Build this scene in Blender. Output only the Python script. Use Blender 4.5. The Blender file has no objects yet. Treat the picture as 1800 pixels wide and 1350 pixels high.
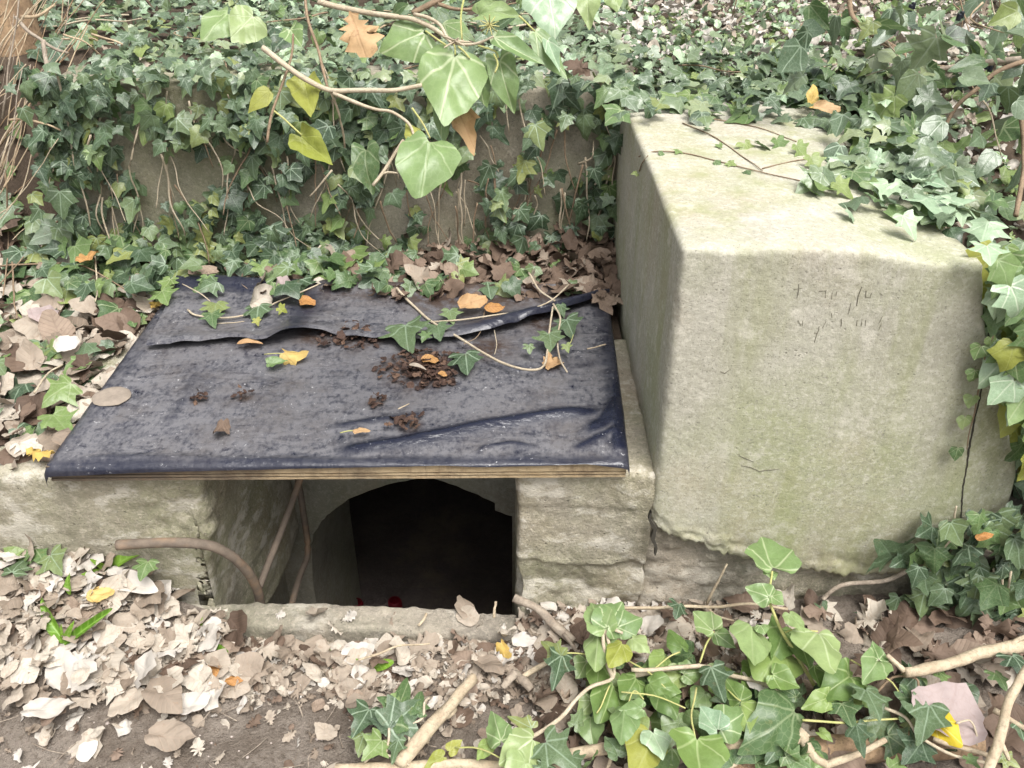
import bpy, math, random
import numpy as np
from mathutils import Vector, Matrix, noise

rng = random.Random(11)
scene = bpy.context.scene

# ------------------------------------------------------------------ camera
F_PX, PITCH, CAM_Z = 1510.0, math.radians(32.8), 1.55
cam_d = bpy.data.cameras.new("camera")
cam_d.sensor_width = 36.0
cam_d.lens = 36.0 * F_PX / 1800.0
cam_d.clip_start, cam_d.clip_end = 0.05, 400.0
cam = bpy.data.objects.new("camera", cam_d)
scene.collection.objects.link(cam)
cam.location = (0, 0, CAM_Z)
cam.rotation_euler = (math.radians(90) - PITCH, 0, 0)
scene.camera = cam

# ------------------------------------------------------------------ sky, sun, exposure
SUN_EL, SUN_AZ = math.radians(64), math.radians(150)     # azimuth clockwise from +Y
world = bpy.data.worlds.new("World")
scene.world = world
world.use_nodes = True
wn = world.node_tree
sky = wn.nodes.new("ShaderNodeTexSky")
sky.sky_type = 'NISHITA'
sky.sun_disc = False
sky.sun_elevation = SUN_EL
sky.sun_rotation = SUN_AZ
sky.air_density, sky.dust_density, sky.ozone_density = 1.0, 6.0, 1.0
hs = wn.nodes.new("ShaderNodeHueSaturation")
hs.inputs["Saturation"].default_value = 0.28             # thin overcast
wn.links.new(sky.outputs[0], hs.inputs["Color"])
bg = wn.nodes["Background"]
wn.links.new(hs.outputs[0], bg.inputs[0])
bg.inputs[1].default_value = 0.095
sun_d = bpy.data.lights.new("sun", 'SUN')
sun_d.energy, sun_d.angle, sun_d.color = 1.5, math.radians(34), (1.0, 0.98, 0.95)
sun = bpy.data.objects.new("sun", sun_d)
scene.collection.objects.link(sun)
sd = Vector((math.sin(SUN_AZ) * math.cos(SUN_EL), math.cos(SUN_AZ) * math.cos(SUN_EL), math.sin(SUN_EL)))
sun.rotation_euler = sd.to_track_quat('Z', 'Y').to_euler()
scene.view_settings.view_transform = 'Standard'
scene.view_settings.look = 'None'
scene.view_settings.gamma = 1.0
scene.view_settings.exposure = 1.30
scene.view_settings.use_curve_mapping = False

# ------------------------------------------------------------------ geometry helpers
CP, SP = math.cos(PITCH), math.sin(PITCH)
CAMV = Vector((0, 0, CAM_Z))

def ray(u, v):
    x, y = (u - 900) / F_PX, (v - 675) / F_PX
    return Vector((x, CP - y * SP, -SP - y * CP))

def PY(u, v, Y):
    d = ray(u, v); return CAMV + d * (Y / d.y)

def PZ(u, v, Z):
    d = ray(u, v); return CAMV + d * ((Z - CAM_Z) / d.z)

def PD(u, v, depth):
    return CAMV + ray(u, v) * depth

def proj(p):
    d = Vector(p) - CAMV
    z = d.y * CP - d.z * SP
    if z < 0.05: return (-9999, -9999, z)
    return (900 + F_PX * d.x / z, 675 + F_PX * (-d.y * SP - d.z * CP) / z, z)

def inpoly(x, y, poly):
    r, j = False, len(poly) - 1
    for i in range(len(poly)):
        xi, yi = poly[i]; xj, yj = poly[j]
        if (yi > y) != (yj > y) and x < (xj - xi) * (y - yi) / (yj - yi) + xi: r = not r
        j = i
    return r

def smooth(a, b, x):
    t = min(1, max(0, (x - a) / (b - a))); return t * t * (3 - 2 * t)

def nz(x, y, z, s, o=3):
    v, a, t = 0, 1, 0
    for i in range(o):
        v += a * noise.noise(Vector((x * s, y * s, z * s))); t += a; a *= .5; s *= 2.1
    return v / t

def interp(pts, x):
    if x <= pts[0][0]: return pts[0][1]
    for (a, b), (c, d) in zip(pts, pts[1:]):
        if x <= c: return b + (d - b) * (x - a) / (c - a)
    return pts[-1][1]

def link(o, parent=None):
    scene.collection.objects.link(o)
    if parent is not None: o.parent = parent
    return o

def tag(o, label=None, cat=None, group=None, kind=None):
    if label: o["label"] = label
    if cat: o["category"] = cat
    if group: o["group"] = group
    if kind: o["kind"] = kind
    return o

def mesh_obj(name, verts, faces, mat, parent=None, smooth_=True):
    me = bpy.data.meshes.new(name)
    if parent is not None:
        l = parent.location
        verts = [(v[0] - l.x, v[1] - l.y, v[2] - l.z) for v in verts]
    me.from_pydata([tuple(v) for v in verts], [], faces)
    me.materials.append(mat)
    if smooth_: me.polygons.foreach_set("use_smooth", [True] * len(me.polygons))
    me.update()
    return link(bpy.data.objects.new(name, me), parent)

def thing(name, loc, label, cat, group=None):
    o = bpy.data.objects.new(name, None)
    o.empty_display_size = .05
    o.location = loc
    link(o)
    return tag(o, label, cat, group)

def rbox_data(lo, hi, n, r=0.02, disp=None, warp=None, skip=()):
    """rounded, subdivided, displaced box. n = cells per axis"""
    lo, hi = Vector(lo), Vector(hi)
    verts, faces, index = [], [], {}
    def vid(i, j, k):
        key = (i, j, k)
        if key in index: return index[key]
        p = Vector([lo[a] + (hi[a] - lo[a]) * (i, j, k)[a] / n[a] for a in range(3)])
        q = Vector([min(max(p[a], lo[a] + r), hi[a] - r) for a in range(3)])
        d = p - q
        nn = d.normalized() if d.length > 1e-9 else Vector((0, 0, 1))
        p = q + nn * min(r, d.length) if d.length > r else p
        if disp: p = p + nn * disp(p, nn)
        if warp: p = warp(p)
        index[key] = len(verts); verts.append(p); return index[key]
    for ax in range(3):
        b, c = (ax + 1) % 3, (ax + 2) % 3
        for side in (0, 1):
            if (ax, side) in skip: continue
            for i in range(n[b]):
                for j in range(n[c]):
                    q = []
                    for (di, dj) in ((0, 0), (1, 0), (1, 1), (0, 1)):
                        t = [0, 0, 0]; t[ax] = n[ax] * side; t[b] = i + di; t[c] = j + dj
                        q.append(vid(*t))
                    faces.append(q if side else q[::-1])
    return verts, faces

def rbox(name, lo, hi, n, mat, r=.02, disp=None, warp=None, parent=None, skip=()):
    v, f = rbox_data(lo, hi, n, r, disp, warp, skip)
    return mesh_obj(name, v, f, mat, parent)

def spline(pts, n=6):
    P = [Vector(p) for p in pts]
    if len(P) < 3: return [P[0].lerp(P[-1], i / n) for i in range(n + 1)]
    P = [P[0] * 2 - P[1]] + P + [P[-1] * 2 - P[-2]]
    out = []
    for i in range(1, len(P) - 2):
        a, b, c, d = P[i - 1:i + 3]
        for k in range(n):
            t = k / n
            out.append(.5 * ((2 * b) + (c - a) * t + (2 * a - 5 * b + 4 * c - d) * t * t + (3 * b - a - 3 * c + d) * t ** 3))
    out.append(P[-2]); return out

def tube_data(pts, r0, r1=None, sides=6, n=5, wob=0.0, knob=0.0):
    if r1 is None: r1 = r0
    S = spline(pts, n)
    verts, faces = [], []
    for i, p in enumerate(S):
        t = i / (len(S) - 1)
        d = (S[min(i + 1, len(S) - 1)] - S[max(i - 1, 0)])
        d = d.normalized() if d.length > 1e-9 else Vector((0, 0, 1))
        up = Vector((0, 0, 1)) if abs(d.z) < .9 else Vector((1, 0, 0))
        x = d.cross(up).normalized(); y = x.cross(d)
        r = r0 + (r1 - r0) * t
        if wob: p = p + x * wob * noise.noise(p * 14) + y * wob * noise.noise(p * 14 + Vector((9, 3, 1)))
        for k in range(sides):
            a = 2 * math.pi * k / sides
            rr = r * (1 + knob * noise.noise(Vector((p.x * 30 + math.cos(a), p.y * 30 + math.sin(a), p.z * 30))))
            verts.append(p + (x * math.cos(a) + y * math.sin(a)) * rr)
    m = len(S)
    for i in range(m - 1):
        for k in range(sides):
            a, b = i * sides + k, i * sides + (k + 1) % sides
            faces.append((a, b, b + sides, a + sides))
    faces.append(tuple(range(sides))[::-1]); faces.append(tuple(range((m - 1) * sides, m * sides)))
    return verts, faces

def tube(name, pts, r0, r1, mat, parent=None, sides=6, n=5, wob=0.0, knob=0.0):
    v, f = tube_data(pts, r0, r1, sides, n, wob, knob)
    return mesh_obj(name, v, f, mat, parent)

def join_data(parts):
    V, Fc = [], []
    for v, f in parts:
        o = len(V); V += list(v); Fc += [tuple(i + o for i in q) for q in f]
    return V, Fc

# ------------------------------------------------------------------ materials
class NT:
    def __init__(s, name, rough=.8, spec=.3):
        s.m = bpy.data.materials.new(name); s.m.use_nodes = True
        s.t = s.m.node_tree; s.b = s.t.nodes["Principled BSDF"]; s.out = s.t.nodes["Material Output"]
        s.b.inputs["Roughness"].default_value = rough
        s.b.inputs["Specular IOR Level"].default_value = spec
        s._co = None
    def new(s, ty, **k):
        n = s.t.nodes.new(ty)
        for a, b in k.items(): setattr(n, a, b)
        return n
    def put(s, sock, v):
        if hasattr(v, "links"): s.t.links.new(v, sock)
        else: sock.default_value = v
    def co(s, kind="Object"):
        if s._co is None: s._co = s.new("ShaderNodeTexCoord")
        return s._co.outputs[kind]
    def noise(s, scale, detail=4, rough=.55, vec=None, dist=0.0):
        n = s.new("ShaderNodeTexNoise")
        n.inputs["Scale"].default_value = scale; n.inputs["Detail"].default_value = detail
        n.inputs["Roughness"].default_value = rough; n.inputs["Distortion"].default_value = dist
        s.put(n.inputs["Vector"], vec if vec is not None else s.co()); return n.outputs["Fac"]
    def voro(s, scale, feature='F1', vec=None, out="Distance"):
        n = s.new("ShaderNodeTexVoronoi", feature=feature); n.inputs["Scale"].default_value = scale
        s.put(n.inputs["Vector"], vec if vec is not None else s.co()); return n.outputs[out]
    def mapping(s, scale, vec=None, loc=(0, 0, 0)):
        n = s.new("ShaderNodeMapping"); n.inputs["Scale"].default_value = scale; n.inputs["Location"].default_value = loc
        s.put(n.inputs["Vector"], vec if vec is not None else s.co()); return n.outputs[0]
    def ramp(s, fac, stops, inter='LINEAR'):
        n = s.new("ShaderNodeValToRGB"); n.color_ramp.interpolation = inter
        e = n.color_ramp.elements
        while len(e) < len(stops): e.new(.5)
        for el, (p, c) in zip(e, stops):
            el.position = p; el.color = (c, c, c, 1) if isinstance(c, (int, float)) else (*c, 1)
        s.put(n.inputs[0], fac); return n.outputs[0]
    def mix(s, fac, a, b, blend='MIX'):
        n = s.new("ShaderNodeMix", data_type='RGBA', blend_type=blend)
        s.put(n.inputs[0], fac)
        for sock, v in ((n.inputs[6], a), (n.inputs[7], b)):
            s.put(sock, (*v, 1) if isinstance(v, tuple) and len(v) == 3 else v)
        return n.outputs[2]
    def math(s, op, a, b=0.0, clamp=False):
        n = s.new("ShaderNodeMath", operation=op, use_clamp=clamp)
        s.put(n.inputs[0], a); s.put(n.inputs[1], b); return n.outputs[0]
    def bump(s, h, strength=.4, dist=.01):
        n = s.new("ShaderNodeBump"); n.inputs["Strength"].default_value = strength; n.inputs["Distance"].default_value = dist
        s.put(n.inputs["Height"], h); s.t.links.new(n.outputs[0], s.b.inputs["Normal"]); return n
    def attr(s, name, out="Fac"):
        n = s.new("ShaderNodeAttribute", attribute_name=name); return n.outputs[out]
    def color(s, v): s.put(s.b.inputs["Base Color"], (*v, 1) if isinstance(v, tuple) and len(v) == 3 else v)

def concrete(name, base, dark, green, gamt, stain=(.30, .24, .16), fine=1.0, crumb=0.0, bump=.5, splash=False):
    n = NT(name, .92, .2)
    c = n.mix(n.ramp(n.noise(5, 6, .65), [(.35, 0.0), (.68, 1.0)]), base, dark)
    c = n.mix(n.math('MULTIPLY', n.ramp(n.noise(2.1, 5, .6, n.mapping((1, 1, .75))), [(.42, 0.0), (.62, 1.0)]), gamt), c, green)
    c = n.mix(n.math('MULTIPLY', n.ramp(n.noise(3.3, 5, .6, n.mapping((1, 1, .8), loc=(4, 2, 7))), [(.5, 0.0), (.72, 1.0)]), .55), c, stain)
    # trickle marks and small grain
    c = n.mix(n.math('MULTIPLY', n.ramp(n.noise(9, 3, .5, n.mapping((3.0, 3.0, .22))), [(.5, 0.0), (.75, 1.0)]), .25), c, dark)
    grain = n.noise(170, 3, .7)
    c = n.mix(n.math('MULTIPLY', n.ramp(grain, [(.30, 1.0), (.43, 0.0)]), .65 * fine), c, tuple(x * .38 for x in base))
    c = n.mix(n.math('MULTIPLY', n.ramp(grain, [(.60, 0.0), (.72, 1.0)]), .5 * fine), c, tuple(min(1, x * 1.35) for x in base))
    pits = n.ramp(n.voro(58), [(.06, 1.0), (.16, 0.0)])
    pitm = n.math('MULTIPLY', pits, n.ramp(n.noise(14, 2), [(.5, 0.0), (.6, 1.0)]))
    c = n.mix(n.math('MULTIPLY', pitm, .6 * fine), c, tuple(x * .3 for x in base))
    c = n.mix(n.math('MULTIPLY', n.ramp(n.noise(38, 5, .7), [(.52, 0.0), (.66, 1.0)]), .35), c, dark)
    sp = n.math('MULTIPLY', n.ramp(n.voro(135), [(.10, 1.0), (.24, 0.0)]), n.ramp(n.noise(24, 3), [(.48, 0.0), (.58, 1.0)]))
    c = n.mix(n.math('MULTIPLY', sp, .7 * fine), c, tuple(x * .28 for x in base))
    c = n.mix(n.math('MULTIPLY', n.ramp(n.noise(75, 4, .75, n.mapping((1, 1, 1), loc=(7, 3, 1))), [(.50, 0.0), (.62, 1.0)]), .4 * fine), c, tuple(min(1, x * 1.3) for x in base))
    if crumb:
        c = n.mix(n.math('MULTIPLY', n.ramp(n.noise(7, 6, .7, n.mapping((1, 1, 1.6), loc=(1, 9, 3))), [(.52, 0.0), (.6, 1.0)]), crumb), c, (.62, .58, .50))
    if splash:                                   # soil splashed up from the ground, algae in long runs
        sz_ = n.new("ShaderNodeSeparateXYZ"); n.put(sz_.inputs[0], n.co())
        k = n.math('ADD', n.math('MULTIPLY', sz_.outputs[2], -1.6), n.math('MULTIPLY', n.noise(6, 5, .7), 1.1))
        c = n.mix(n.ramp(k, [(.05, 0.0), (.55, .6)]), c, (.24, .20, .125))
        runs = n.math('MULTIPLY', n.ramp(n.noise(5, 5, .6, n.mapping((2.2, 2.2, .18), loc=(2, 5, 1))), [(.46, 0.0), (.64, 1.0)]), n.ramp(n.noise(2.4, 3), [(.38, 0.0), (.6, 1.0)]))
        c = n.mix(n.math('MULTIPLY', runs, .6), c, (.25, .27, .115))
        c = n.mix(n.math('MULTIPLY', n.ramp(n.noise(13, 6, .75, n.mapping((1, 1, 1), loc=(8, 1, 4))), [(.54, 0.0), (.66, 1.0)]), .45), c, (.60, .57, .49))
    n.color(c)
    h = n.math('ADD', n.math('MULTIPLY', n.noise(60, 6, .75), .8), n.math('MULTIPLY', grain, .6))
    h = n.math('SUBTRACT', h, n.math('MULTIPLY', pitm, .8))
    n.bump(h, bump, .006)
    return n.m

M = {}
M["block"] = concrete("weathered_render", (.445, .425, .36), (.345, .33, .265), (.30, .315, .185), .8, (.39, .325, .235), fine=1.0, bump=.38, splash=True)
M["footing"] = concrete("rough_footing", (.36, .32, .26), (.19, .17, .14), (.20, .21, .13), .5, crumb=.35, bump=.9)
M["flank"] = concrete("crumbling_render", (.40, .36, .29), (.22, .20, .155), (.25, .255, .14), .7, crumb=.6, bump=.9)
M["wall"] = concrete("retaining_wall_concrete", (.32, .295, .235), (.19, .175, .13), (.22, .225, .125), .8, fine=1.0)  # grey-beige wall concrete with green patches
M["shaft"] = concrete("damp_shaft_concrete", (.36, .335, .275), (.20, .19, .15), (.22, .23, .15), .8, fine=.8)
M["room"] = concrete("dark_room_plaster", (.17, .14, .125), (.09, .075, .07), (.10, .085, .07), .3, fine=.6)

def m_soil():
    n = NT("soil", .95, .15)
    c = n.mix(n.ramp(n.noise(7, 6, .65), [(.35, 0.0), (.65, 1.0)]), (.165, .135, .108), (.285, .245, .205))
    c = n.mix(n.ramp(n.noise(60, 5, .75), [(.36, .8), (.50, 0.0)]), c, (.12, .095, .075))
    c = n.mix(n.math('MULTIPLY', n.ramp(n.voro(75), [(.10, .75), (.22, 0.0)]), n.ramp(n.noise(13, 2), [(.55, 0.0), (.65, 1.0)])), c, (.34, .29, .24))
    n.color(c)
    n.bump(n.math('ADD', n.noise(40, 6, .75), n.math('MULTIPLY', n.noise(160, 3, .7), .4)), 1.0, .014)
    return n.m
M["soil"] = m_soil()

def m_dark_soil():
    n = NT("humus", .95, .15)
    c = n.mix(n.noise(25, 6, .7), (.035, .026, .02), (.12, .09, .065))
    n.color(c); n.bump(n.noise(60, 5, .7), .8, .01); return n.m
M["humus"] = m_dark_soil()

def m_plastic():
    n = NT("black_plastic", .36, .5)
    clean = n.attr("clean")
    d1 = n.ramp(n.noise(9, 7, .68, dist=.6), [(.30, 0.0), (.58, 1.0)])
    d2 = n.ramp(n.math('ADD', n.math('MULTIPLY', n.noise(95, 7, .8, n.mapping((1, .6, 1))), .6), n.math('MULTIPLY', n.noise(17, 6, .75, n.mapping((.55, 1.3, 1)), 1.2), .4)), [(.38, 0.0), (.56, 1.0)])
    dust = n.math('MULTIPLY', n.math('MULTIPLY', n.math('ADD', n.math('MULTIPLY', d1, .55), .45), d2), n.math('SUBTRACT', 1.0, clean, True))
    c = n.mix(n.ramp(dust, [(.0, 0.0), (.7, .85)]), (.008, .010, .023), (.150, .146, .153))
    dirt = n.math('MULTIPLY', n.ramp(n.noise(6, 6, .7, n.mapping((1, 1, 1), loc=(3, 1, 0))), [(.46, 0.0), (.62, 1.0)]), .65)
    dirt = n.math('MULTIPLY', dirt, n.math('SUBTRACT', 1.0, clean, True))
    c = n.mix(n.math('MULTIPLY', dirt, n.ramp(n.noise(28, 5, .8), [(.35, .2), (.6, 1.0)])), c, (.085, .075, .072))
    wh = n.math('MULTIPLY', n.ramp(n.noise(85, 5, .8), [(.615, 0.0), (.68, 1.0)]), n.ramp(n.noise(11, 3), [(.45, 0.0), (.6, 1.0)]))
    c = n.mix(n.math('MULTIPLY', wh, .8), c, (.62, .62, .62))
    mud = n.attr("mud")
    mudm = n.math('MULTIPLY', mud, n.ramp(n.noise(30, 5, .8), [(.35, 0.0), (.55, 1.0)]))
    c = n.mix(mudm, c, (.045, .028, .02))
    n.color(c)
    n.put(n.b.inputs["Roughness"], n.ramp(dust, [(0, .26), (.5, .62)]))
    rid = n.math('ABSOLUTE', n.math('SUBTRACT', n.noise(11, 3, .5, n.mapping((.6, 1.6, 1)), .8), .5))
    n.bump(n.math('ADD', n.math('ADD', n.noise(20, 4, .6), n.math('MULTIPLY', rid, -2.2)), n.math('MULTIPLY', n.noise(120, 4, .7), .25)), .45, .006)
    return n.m
M["plastic"] = m_plastic()

def m_wood(name, a, b, sc=(1, 1, 14), s=6):
    n = NT(name, .8, .2)
    v = n.mapping(sc)
    c = n.mix(n.ramp(n.noise(s * 3, 5, .7, v), [(.35, 0.0), (.65, 1.0)]), a, b)
    c = n.mix(n.math('MULTIPLY', n.ramp(n.noise(11, 5, .7), [(.5, 0.0), (.68, 1.0)]), .7), c, (.09, .065, .045))
    if name.startswith("plywood"):
        sp_ = n.new("ShaderNodeSeparateXYZ"); n.put(sp_.inputs[0], n.co())
        old = n.math('ADD', n.math('MULTIPLY', sp_.outputs[0], -1.1), n.math('MULTIPLY', n.noise(5, 4, .7), 1.2))
        c = n.mix(n.ramp(old, [(.50, 0.0), (1.1, .88)]), c, (.085, .068, .055))
        c = n.mix(n.ramp(n.noise(40, 4, .8, n.mapping((1, 1, .2))), [(.52, 0.0), (.66, .6)]), c, (.16, .11, .07))
    n.color(c); n.bump(n.noise(s * 8, 4, .7, v), .7, .004); return n.m
M["ply_light"] = m_wood("plywood_face_grain", (.47, .37, .235), (.36, .265, .155), (1, 1, 3))
M["ply_dark"] = m_wood("plywood_end_grain", (.20, .13, .08), (.31, .21, .12), (6, 6, 1))
M["ply_black"] = m_wood("weathered_plywood", (.06, .048, .04), (.12, .09, .065), (1, 1, 3))

def m_bark(name, a, b, spots=.6):
    n = NT(name, .85, .2)
    c = n.mix(n.ramp(n.noise(28, 6, .7), [(.35, 0.0), (.68, 1.0)]), a, b)
    c = n.mix(n.math('MULTIPLY', n.ramp(n.noise(120, 4, .7), [(.5, 0.0), (.65, 1.0)]), spots), c, tuple(x * .45 for x in a))
    n.color(c); n.bump(n.noise(90, 5, .75), .7, .004); return n.m
M["stem_pale"] = m_bark("pale_vine_bark", (.50, .43, .32), (.39, .32, .225), .4)
M["stem_brown"] = m_bark("brown_vine_bark", (.30, .22, .145), (.19, .135, .09), .5)
M["stick"] = m_bark("dead_wood", (.50, .42, .30), (.36, .28, .19), .6)
M["stick_grey"] = m_bark("grey_dead_wood", (.40, .34, .27), (.22, .175, .135), .7)
M["reed"] = m_bark("dry_stalk", (.50, .40, .27), (.27, .19, .12), .4)
M["petiole"] = m_bark("green_petiole", (.38, .40, .14), (.46, .42, .19), .15)
M["old_wood"] = m_bark("rotten_log_wood", (.36, .25, .15), (.19, .125, .08), .7)

def m_rust():
    n = NT("rust", .8, .35)
    c = n.mix(n.ramp(n.noise(22, 6, .7), [(.35, 0.0), (.65, 1.0)]), (.185, .145, .11), (.115, .092, .072))
    c = n.mix(n.ramp(n.noise(9, 4), [(.52, 0.0), (.7, .75)]), c, (.34, .215, .125))
    n.color(c); n.bump(n.noise(120, 5, .75), .6, .003); return n.m
M["rust"] = m_rust()

def plain(name, col, rough=.7, var=.35):
    n = NT(name, rough, .3)
    n.color(n.mix(n.noise(60, 4, .7), tuple(c * (1 - var) for c in col), tuple(min(1, c * (1 + var)) for c in col)))
    return n.m
M["red"] = plain("red_glass", (.16, .008, .016), .5)
M["candle_white"] = plain("candle_wax", (.42, .36, .32), .5)
M["crack"] = plain("dark_crack", (.05, .045, .035), 1.0)  # near-black brown of the crack slivers
M["vein_crack"] = plain("dark_scratch", (.15, .14, .105), 1.0)
M["white_chip"] = plain("chalky_scratch", (.62, .60, .52), .9)
M["moss_edge"] = plain("dirty_edge", (.10, .085, .06), 1.0)
M["berry"] = plain("ivy_berry", (.012, .014, .02), .4)

VEINS = [(0.0, 1.0), (.62, .62), (-.62, .62), (.95, -.03), (-.95, -.03)]
def leafmat(name, stops, vein, vein_amt=.7, rough=.42, spec=.5, trans=.2, reticule=.15, palmate=True, spots=0.0, spotcol=(.2, .12, .05)):
    n = NT(name, rough, spec)
    oi = n.new("ShaderNodeObjectInfo")
    rnd = n.math('FRACT', n.math('ADD', oi.outputs["Random"], n.attr("rnd")))
    c = n.ramp(rnd, stops)
    r2 = n.math('FRACT', n.math('MULTIPLY', rnd, 17.31))
    uv = n.new("ShaderNodeUVMap").outputs[0]
    nzv = n.noise(5, 4, .6, uv)
    off = n.new("ShaderNodeVectorMath", operation='ADD'); n.put(off.inputs[0], uv)
    cb = n.new("ShaderNodeCombineXYZ"); n.put(cb.inputs[0], n.math('MULTIPLY', rnd, 31.0)); n.put(cb.inputs[1], n.math('MULTIPLY', r2, 13.0))
    n.put(off.inputs[1], cb.outputs[0])
    blot = n.noise(2.6, 5, .65, off.outputs[0])
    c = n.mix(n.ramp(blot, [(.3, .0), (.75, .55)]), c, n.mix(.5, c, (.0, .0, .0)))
    if reticule:
        ret = n.ramp(n.voro(9, 'DISTANCE_TO_EDGE', uv), [(.02, 1.0), (.07, 0.0)])
        c = n.mix(n.math('MULTIPLY', ret, reticule), c, vein)
    sx = n.new("ShaderNodeSeparateXYZ"); n.put(sx.inputs[0], uv)
    x, y = sx.outputs[0], sx.outputs[1]
    best = None
    if palmate:
        rays = VEINS
        for (a, b) in rays:
            l = math.hypot(a, b); a, b = a / l, b / l
            per = n.math('ABSOLUTE', n.math('SUBTRACT', n.math('MULTIPLY', x, b), n.math('MULTIPLY', y, a)))
            al = n.math('ADD', n.math('MULTIPLY', x, a), n.math('MULTIPLY', y, b))
            bad = n.math('LESS_THAN', al, 0.0)
            per = n.math('ADD', per, bad)
            per = n.math('ADD', per, n.math('MULTIPLY', al, .010))
            best = per if best is None else n.math('MINIMUM', best, per)
    else:
        best = n.math('ABSOLUTE', x)
        ax = n.math('ABSOLUTE', x)
        w = n.math('ABSOLUTE', n.math('SUBTRACT', n.math('FRACT', n.math('MULTIPLY', n.math('SUBTRACT', y, n.math('MULTIPLY', ax, .8)), 6.5)), .5))
        best = n.math('MINIMUM', best, n.math('ADD', n.math('MULTIPLY', w, .15), .006))
    vm = n.ramp(best, [(.012, 1.0), (.034, 0.0)])
    va = n.math('MULTIPLY', n.ramp(r2, [(.1, .25), (.8, 1.0)]), vein_amt) if palmate else vein_amt
    c = n.mix(n.math('MULTIPLY', vm, va), c, vein)
    if spots:
        c = n.mix(n.math('MULTIPLY', n.ramp(n.noise(4, 5, .8, off.outputs[0]), [(.58, 0.0), (.64, 1.0)]), spots), c, spotcol)
    n.color(c)
    n.bump(n.math('ADD', n.math('MULTIPLY', vm, -.5), nzv), .3, .004)
    tr = n.new("ShaderNodeBsdfTranslucent"); n.put(tr.inputs[0], c)
    mx = n.new("ShaderNodeMixShader"); mx.inputs[0].default_value = trans
    n.t.links.new(n.b.outputs[0], mx.inputs[1]); n.t.links.new(tr.outputs[0], mx.inputs[2])
    n.t.links.new(mx.outputs[0], n.out.inputs[0])
    return n.m

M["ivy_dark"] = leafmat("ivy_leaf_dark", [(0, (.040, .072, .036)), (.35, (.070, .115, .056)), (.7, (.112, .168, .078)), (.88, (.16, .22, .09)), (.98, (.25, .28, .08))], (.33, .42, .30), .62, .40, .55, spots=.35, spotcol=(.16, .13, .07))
M["ivy_hill"] = leafmat("ivy_leaf_grey_green", [(0, (.07, .115, .06)), (.5, (.145, .205, .11)), (.85, (.22, .285, .15)), (1, (.33, .37, .19))], (.38, .45, .34), .5, .33, .75)  # paler, greyer ivy green than on the wall
M["ivy_mid"] = leafmat("ivy_leaf_green", [(0, (.075, .135, .055)), (.5, (.13, .215, .075)), (.85, (.20, .29, .09)), (1, (.30, .36, .12))], (.42, .48, .28), .5, .38, .5, .28, spots=.25, spotcol=(.22, .19, .07))
M["ivy_fresh"] = leafmat("ivy_leaf_fresh", [(0, (.12, .20, .055)), (.5, (.18, .28, .075)), (1, (.27, .37, .11))], (.42, .50, .24), .5, .36, .5, .3, .06)
M["ivy_light"] = leafmat("ivy_leaf_pale", [(0, (.17, .27, .10)), (.5, (.25, .36, .14)), (1, (.34, .43, .18))], (.50, .57, .34), .75, .36, .5, .30, .08)
M["ivy_yellow"] = leafmat("ivy_leaf_yellowing", [(0, (.30, .34, .06)), (1, (.42, .42, .10))], (.46, .48, .2), .6, .42, .4, .35)
M["ivy_pale"] = leafmat("ivy_leaf_silvery", [(0, (.24, .36, .22)), (1, (.40, .52, .33))], (.6, .66, .5), .6, .34, .6, .2)
M["dead_pale"] = leafmat("dry_leaf_pale", [(0, (.235, .185, .14)), (.3, (.37, .305, .24)), (.65, (.49, .425, .345)), (1, (.60, .545, .46))], (.36, .28, .21), .22, .75, .25, .15, 0, False, .5, (.27, .19, .13))
M["dead_brown"] = leafmat("dry_leaf_brown", [(0, (.095, .064, .046)), (.4, (.175, .122, .088)), (.8, (.265, .195, .147)), (1, (.37, .29, .22))], (.15, .10, .075), .25, .7, .25, .15, 0, False, .5, (.10, .06, .04))
M["dead_orange"] = leafmat("dry_leaf_orange", [(0, (.46, .22, .07)), (1, (.56, .33, .13))], (.3, .13, .05), .5, .6, .3, .2, 0, False, .6, (.20, .09, .04))
M["dead_tan"] = leafmat("dry_leaf_tan", [(0, (.50, .30, .14)), (1, (.58, .40, .22))], (.36, .2, .1), .5, .6, .3, .2, .15, True, .5, (.24, .12, .06))
M["dead_mauve"] = leafmat("dry_leaf_mauve", [(0, (.40, .32, .31)), (1, (.44, .36, .34))], (.30, .22, .2), .6, .7, .3, .15, .2, True, .3, (.24, .16, .14))
M["leaf_yellow"] = leafmat("yellow_leaf", [(0, (.62, .46, .02)), (1, (.68, .52, .04))], (.7, .62, .2), .6, .5, .3, .25, .1, True)
M["leaf_gold"] = leafmat("golden_leaf", [(0, (.62, .42, .10)), (1, (.66, .48, .18))], (.45, .28, .1), .5, .5, .3, .2, 0, True)
M["leaf_white"] = leafmat("bleached_leaf", [(0, (.50, .46, .405)), (1, (.60, .555, .50))], (.55, .5, .42), .5, .7, .3, .1, .1, True)
M["blade"] = leafmat("fresh_green_blade", [(0, (.14, .30, .03)), (1, (.25, .42, .05))], (.30, .48, .1), .5, .35, .5, .3, 0, False)

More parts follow.
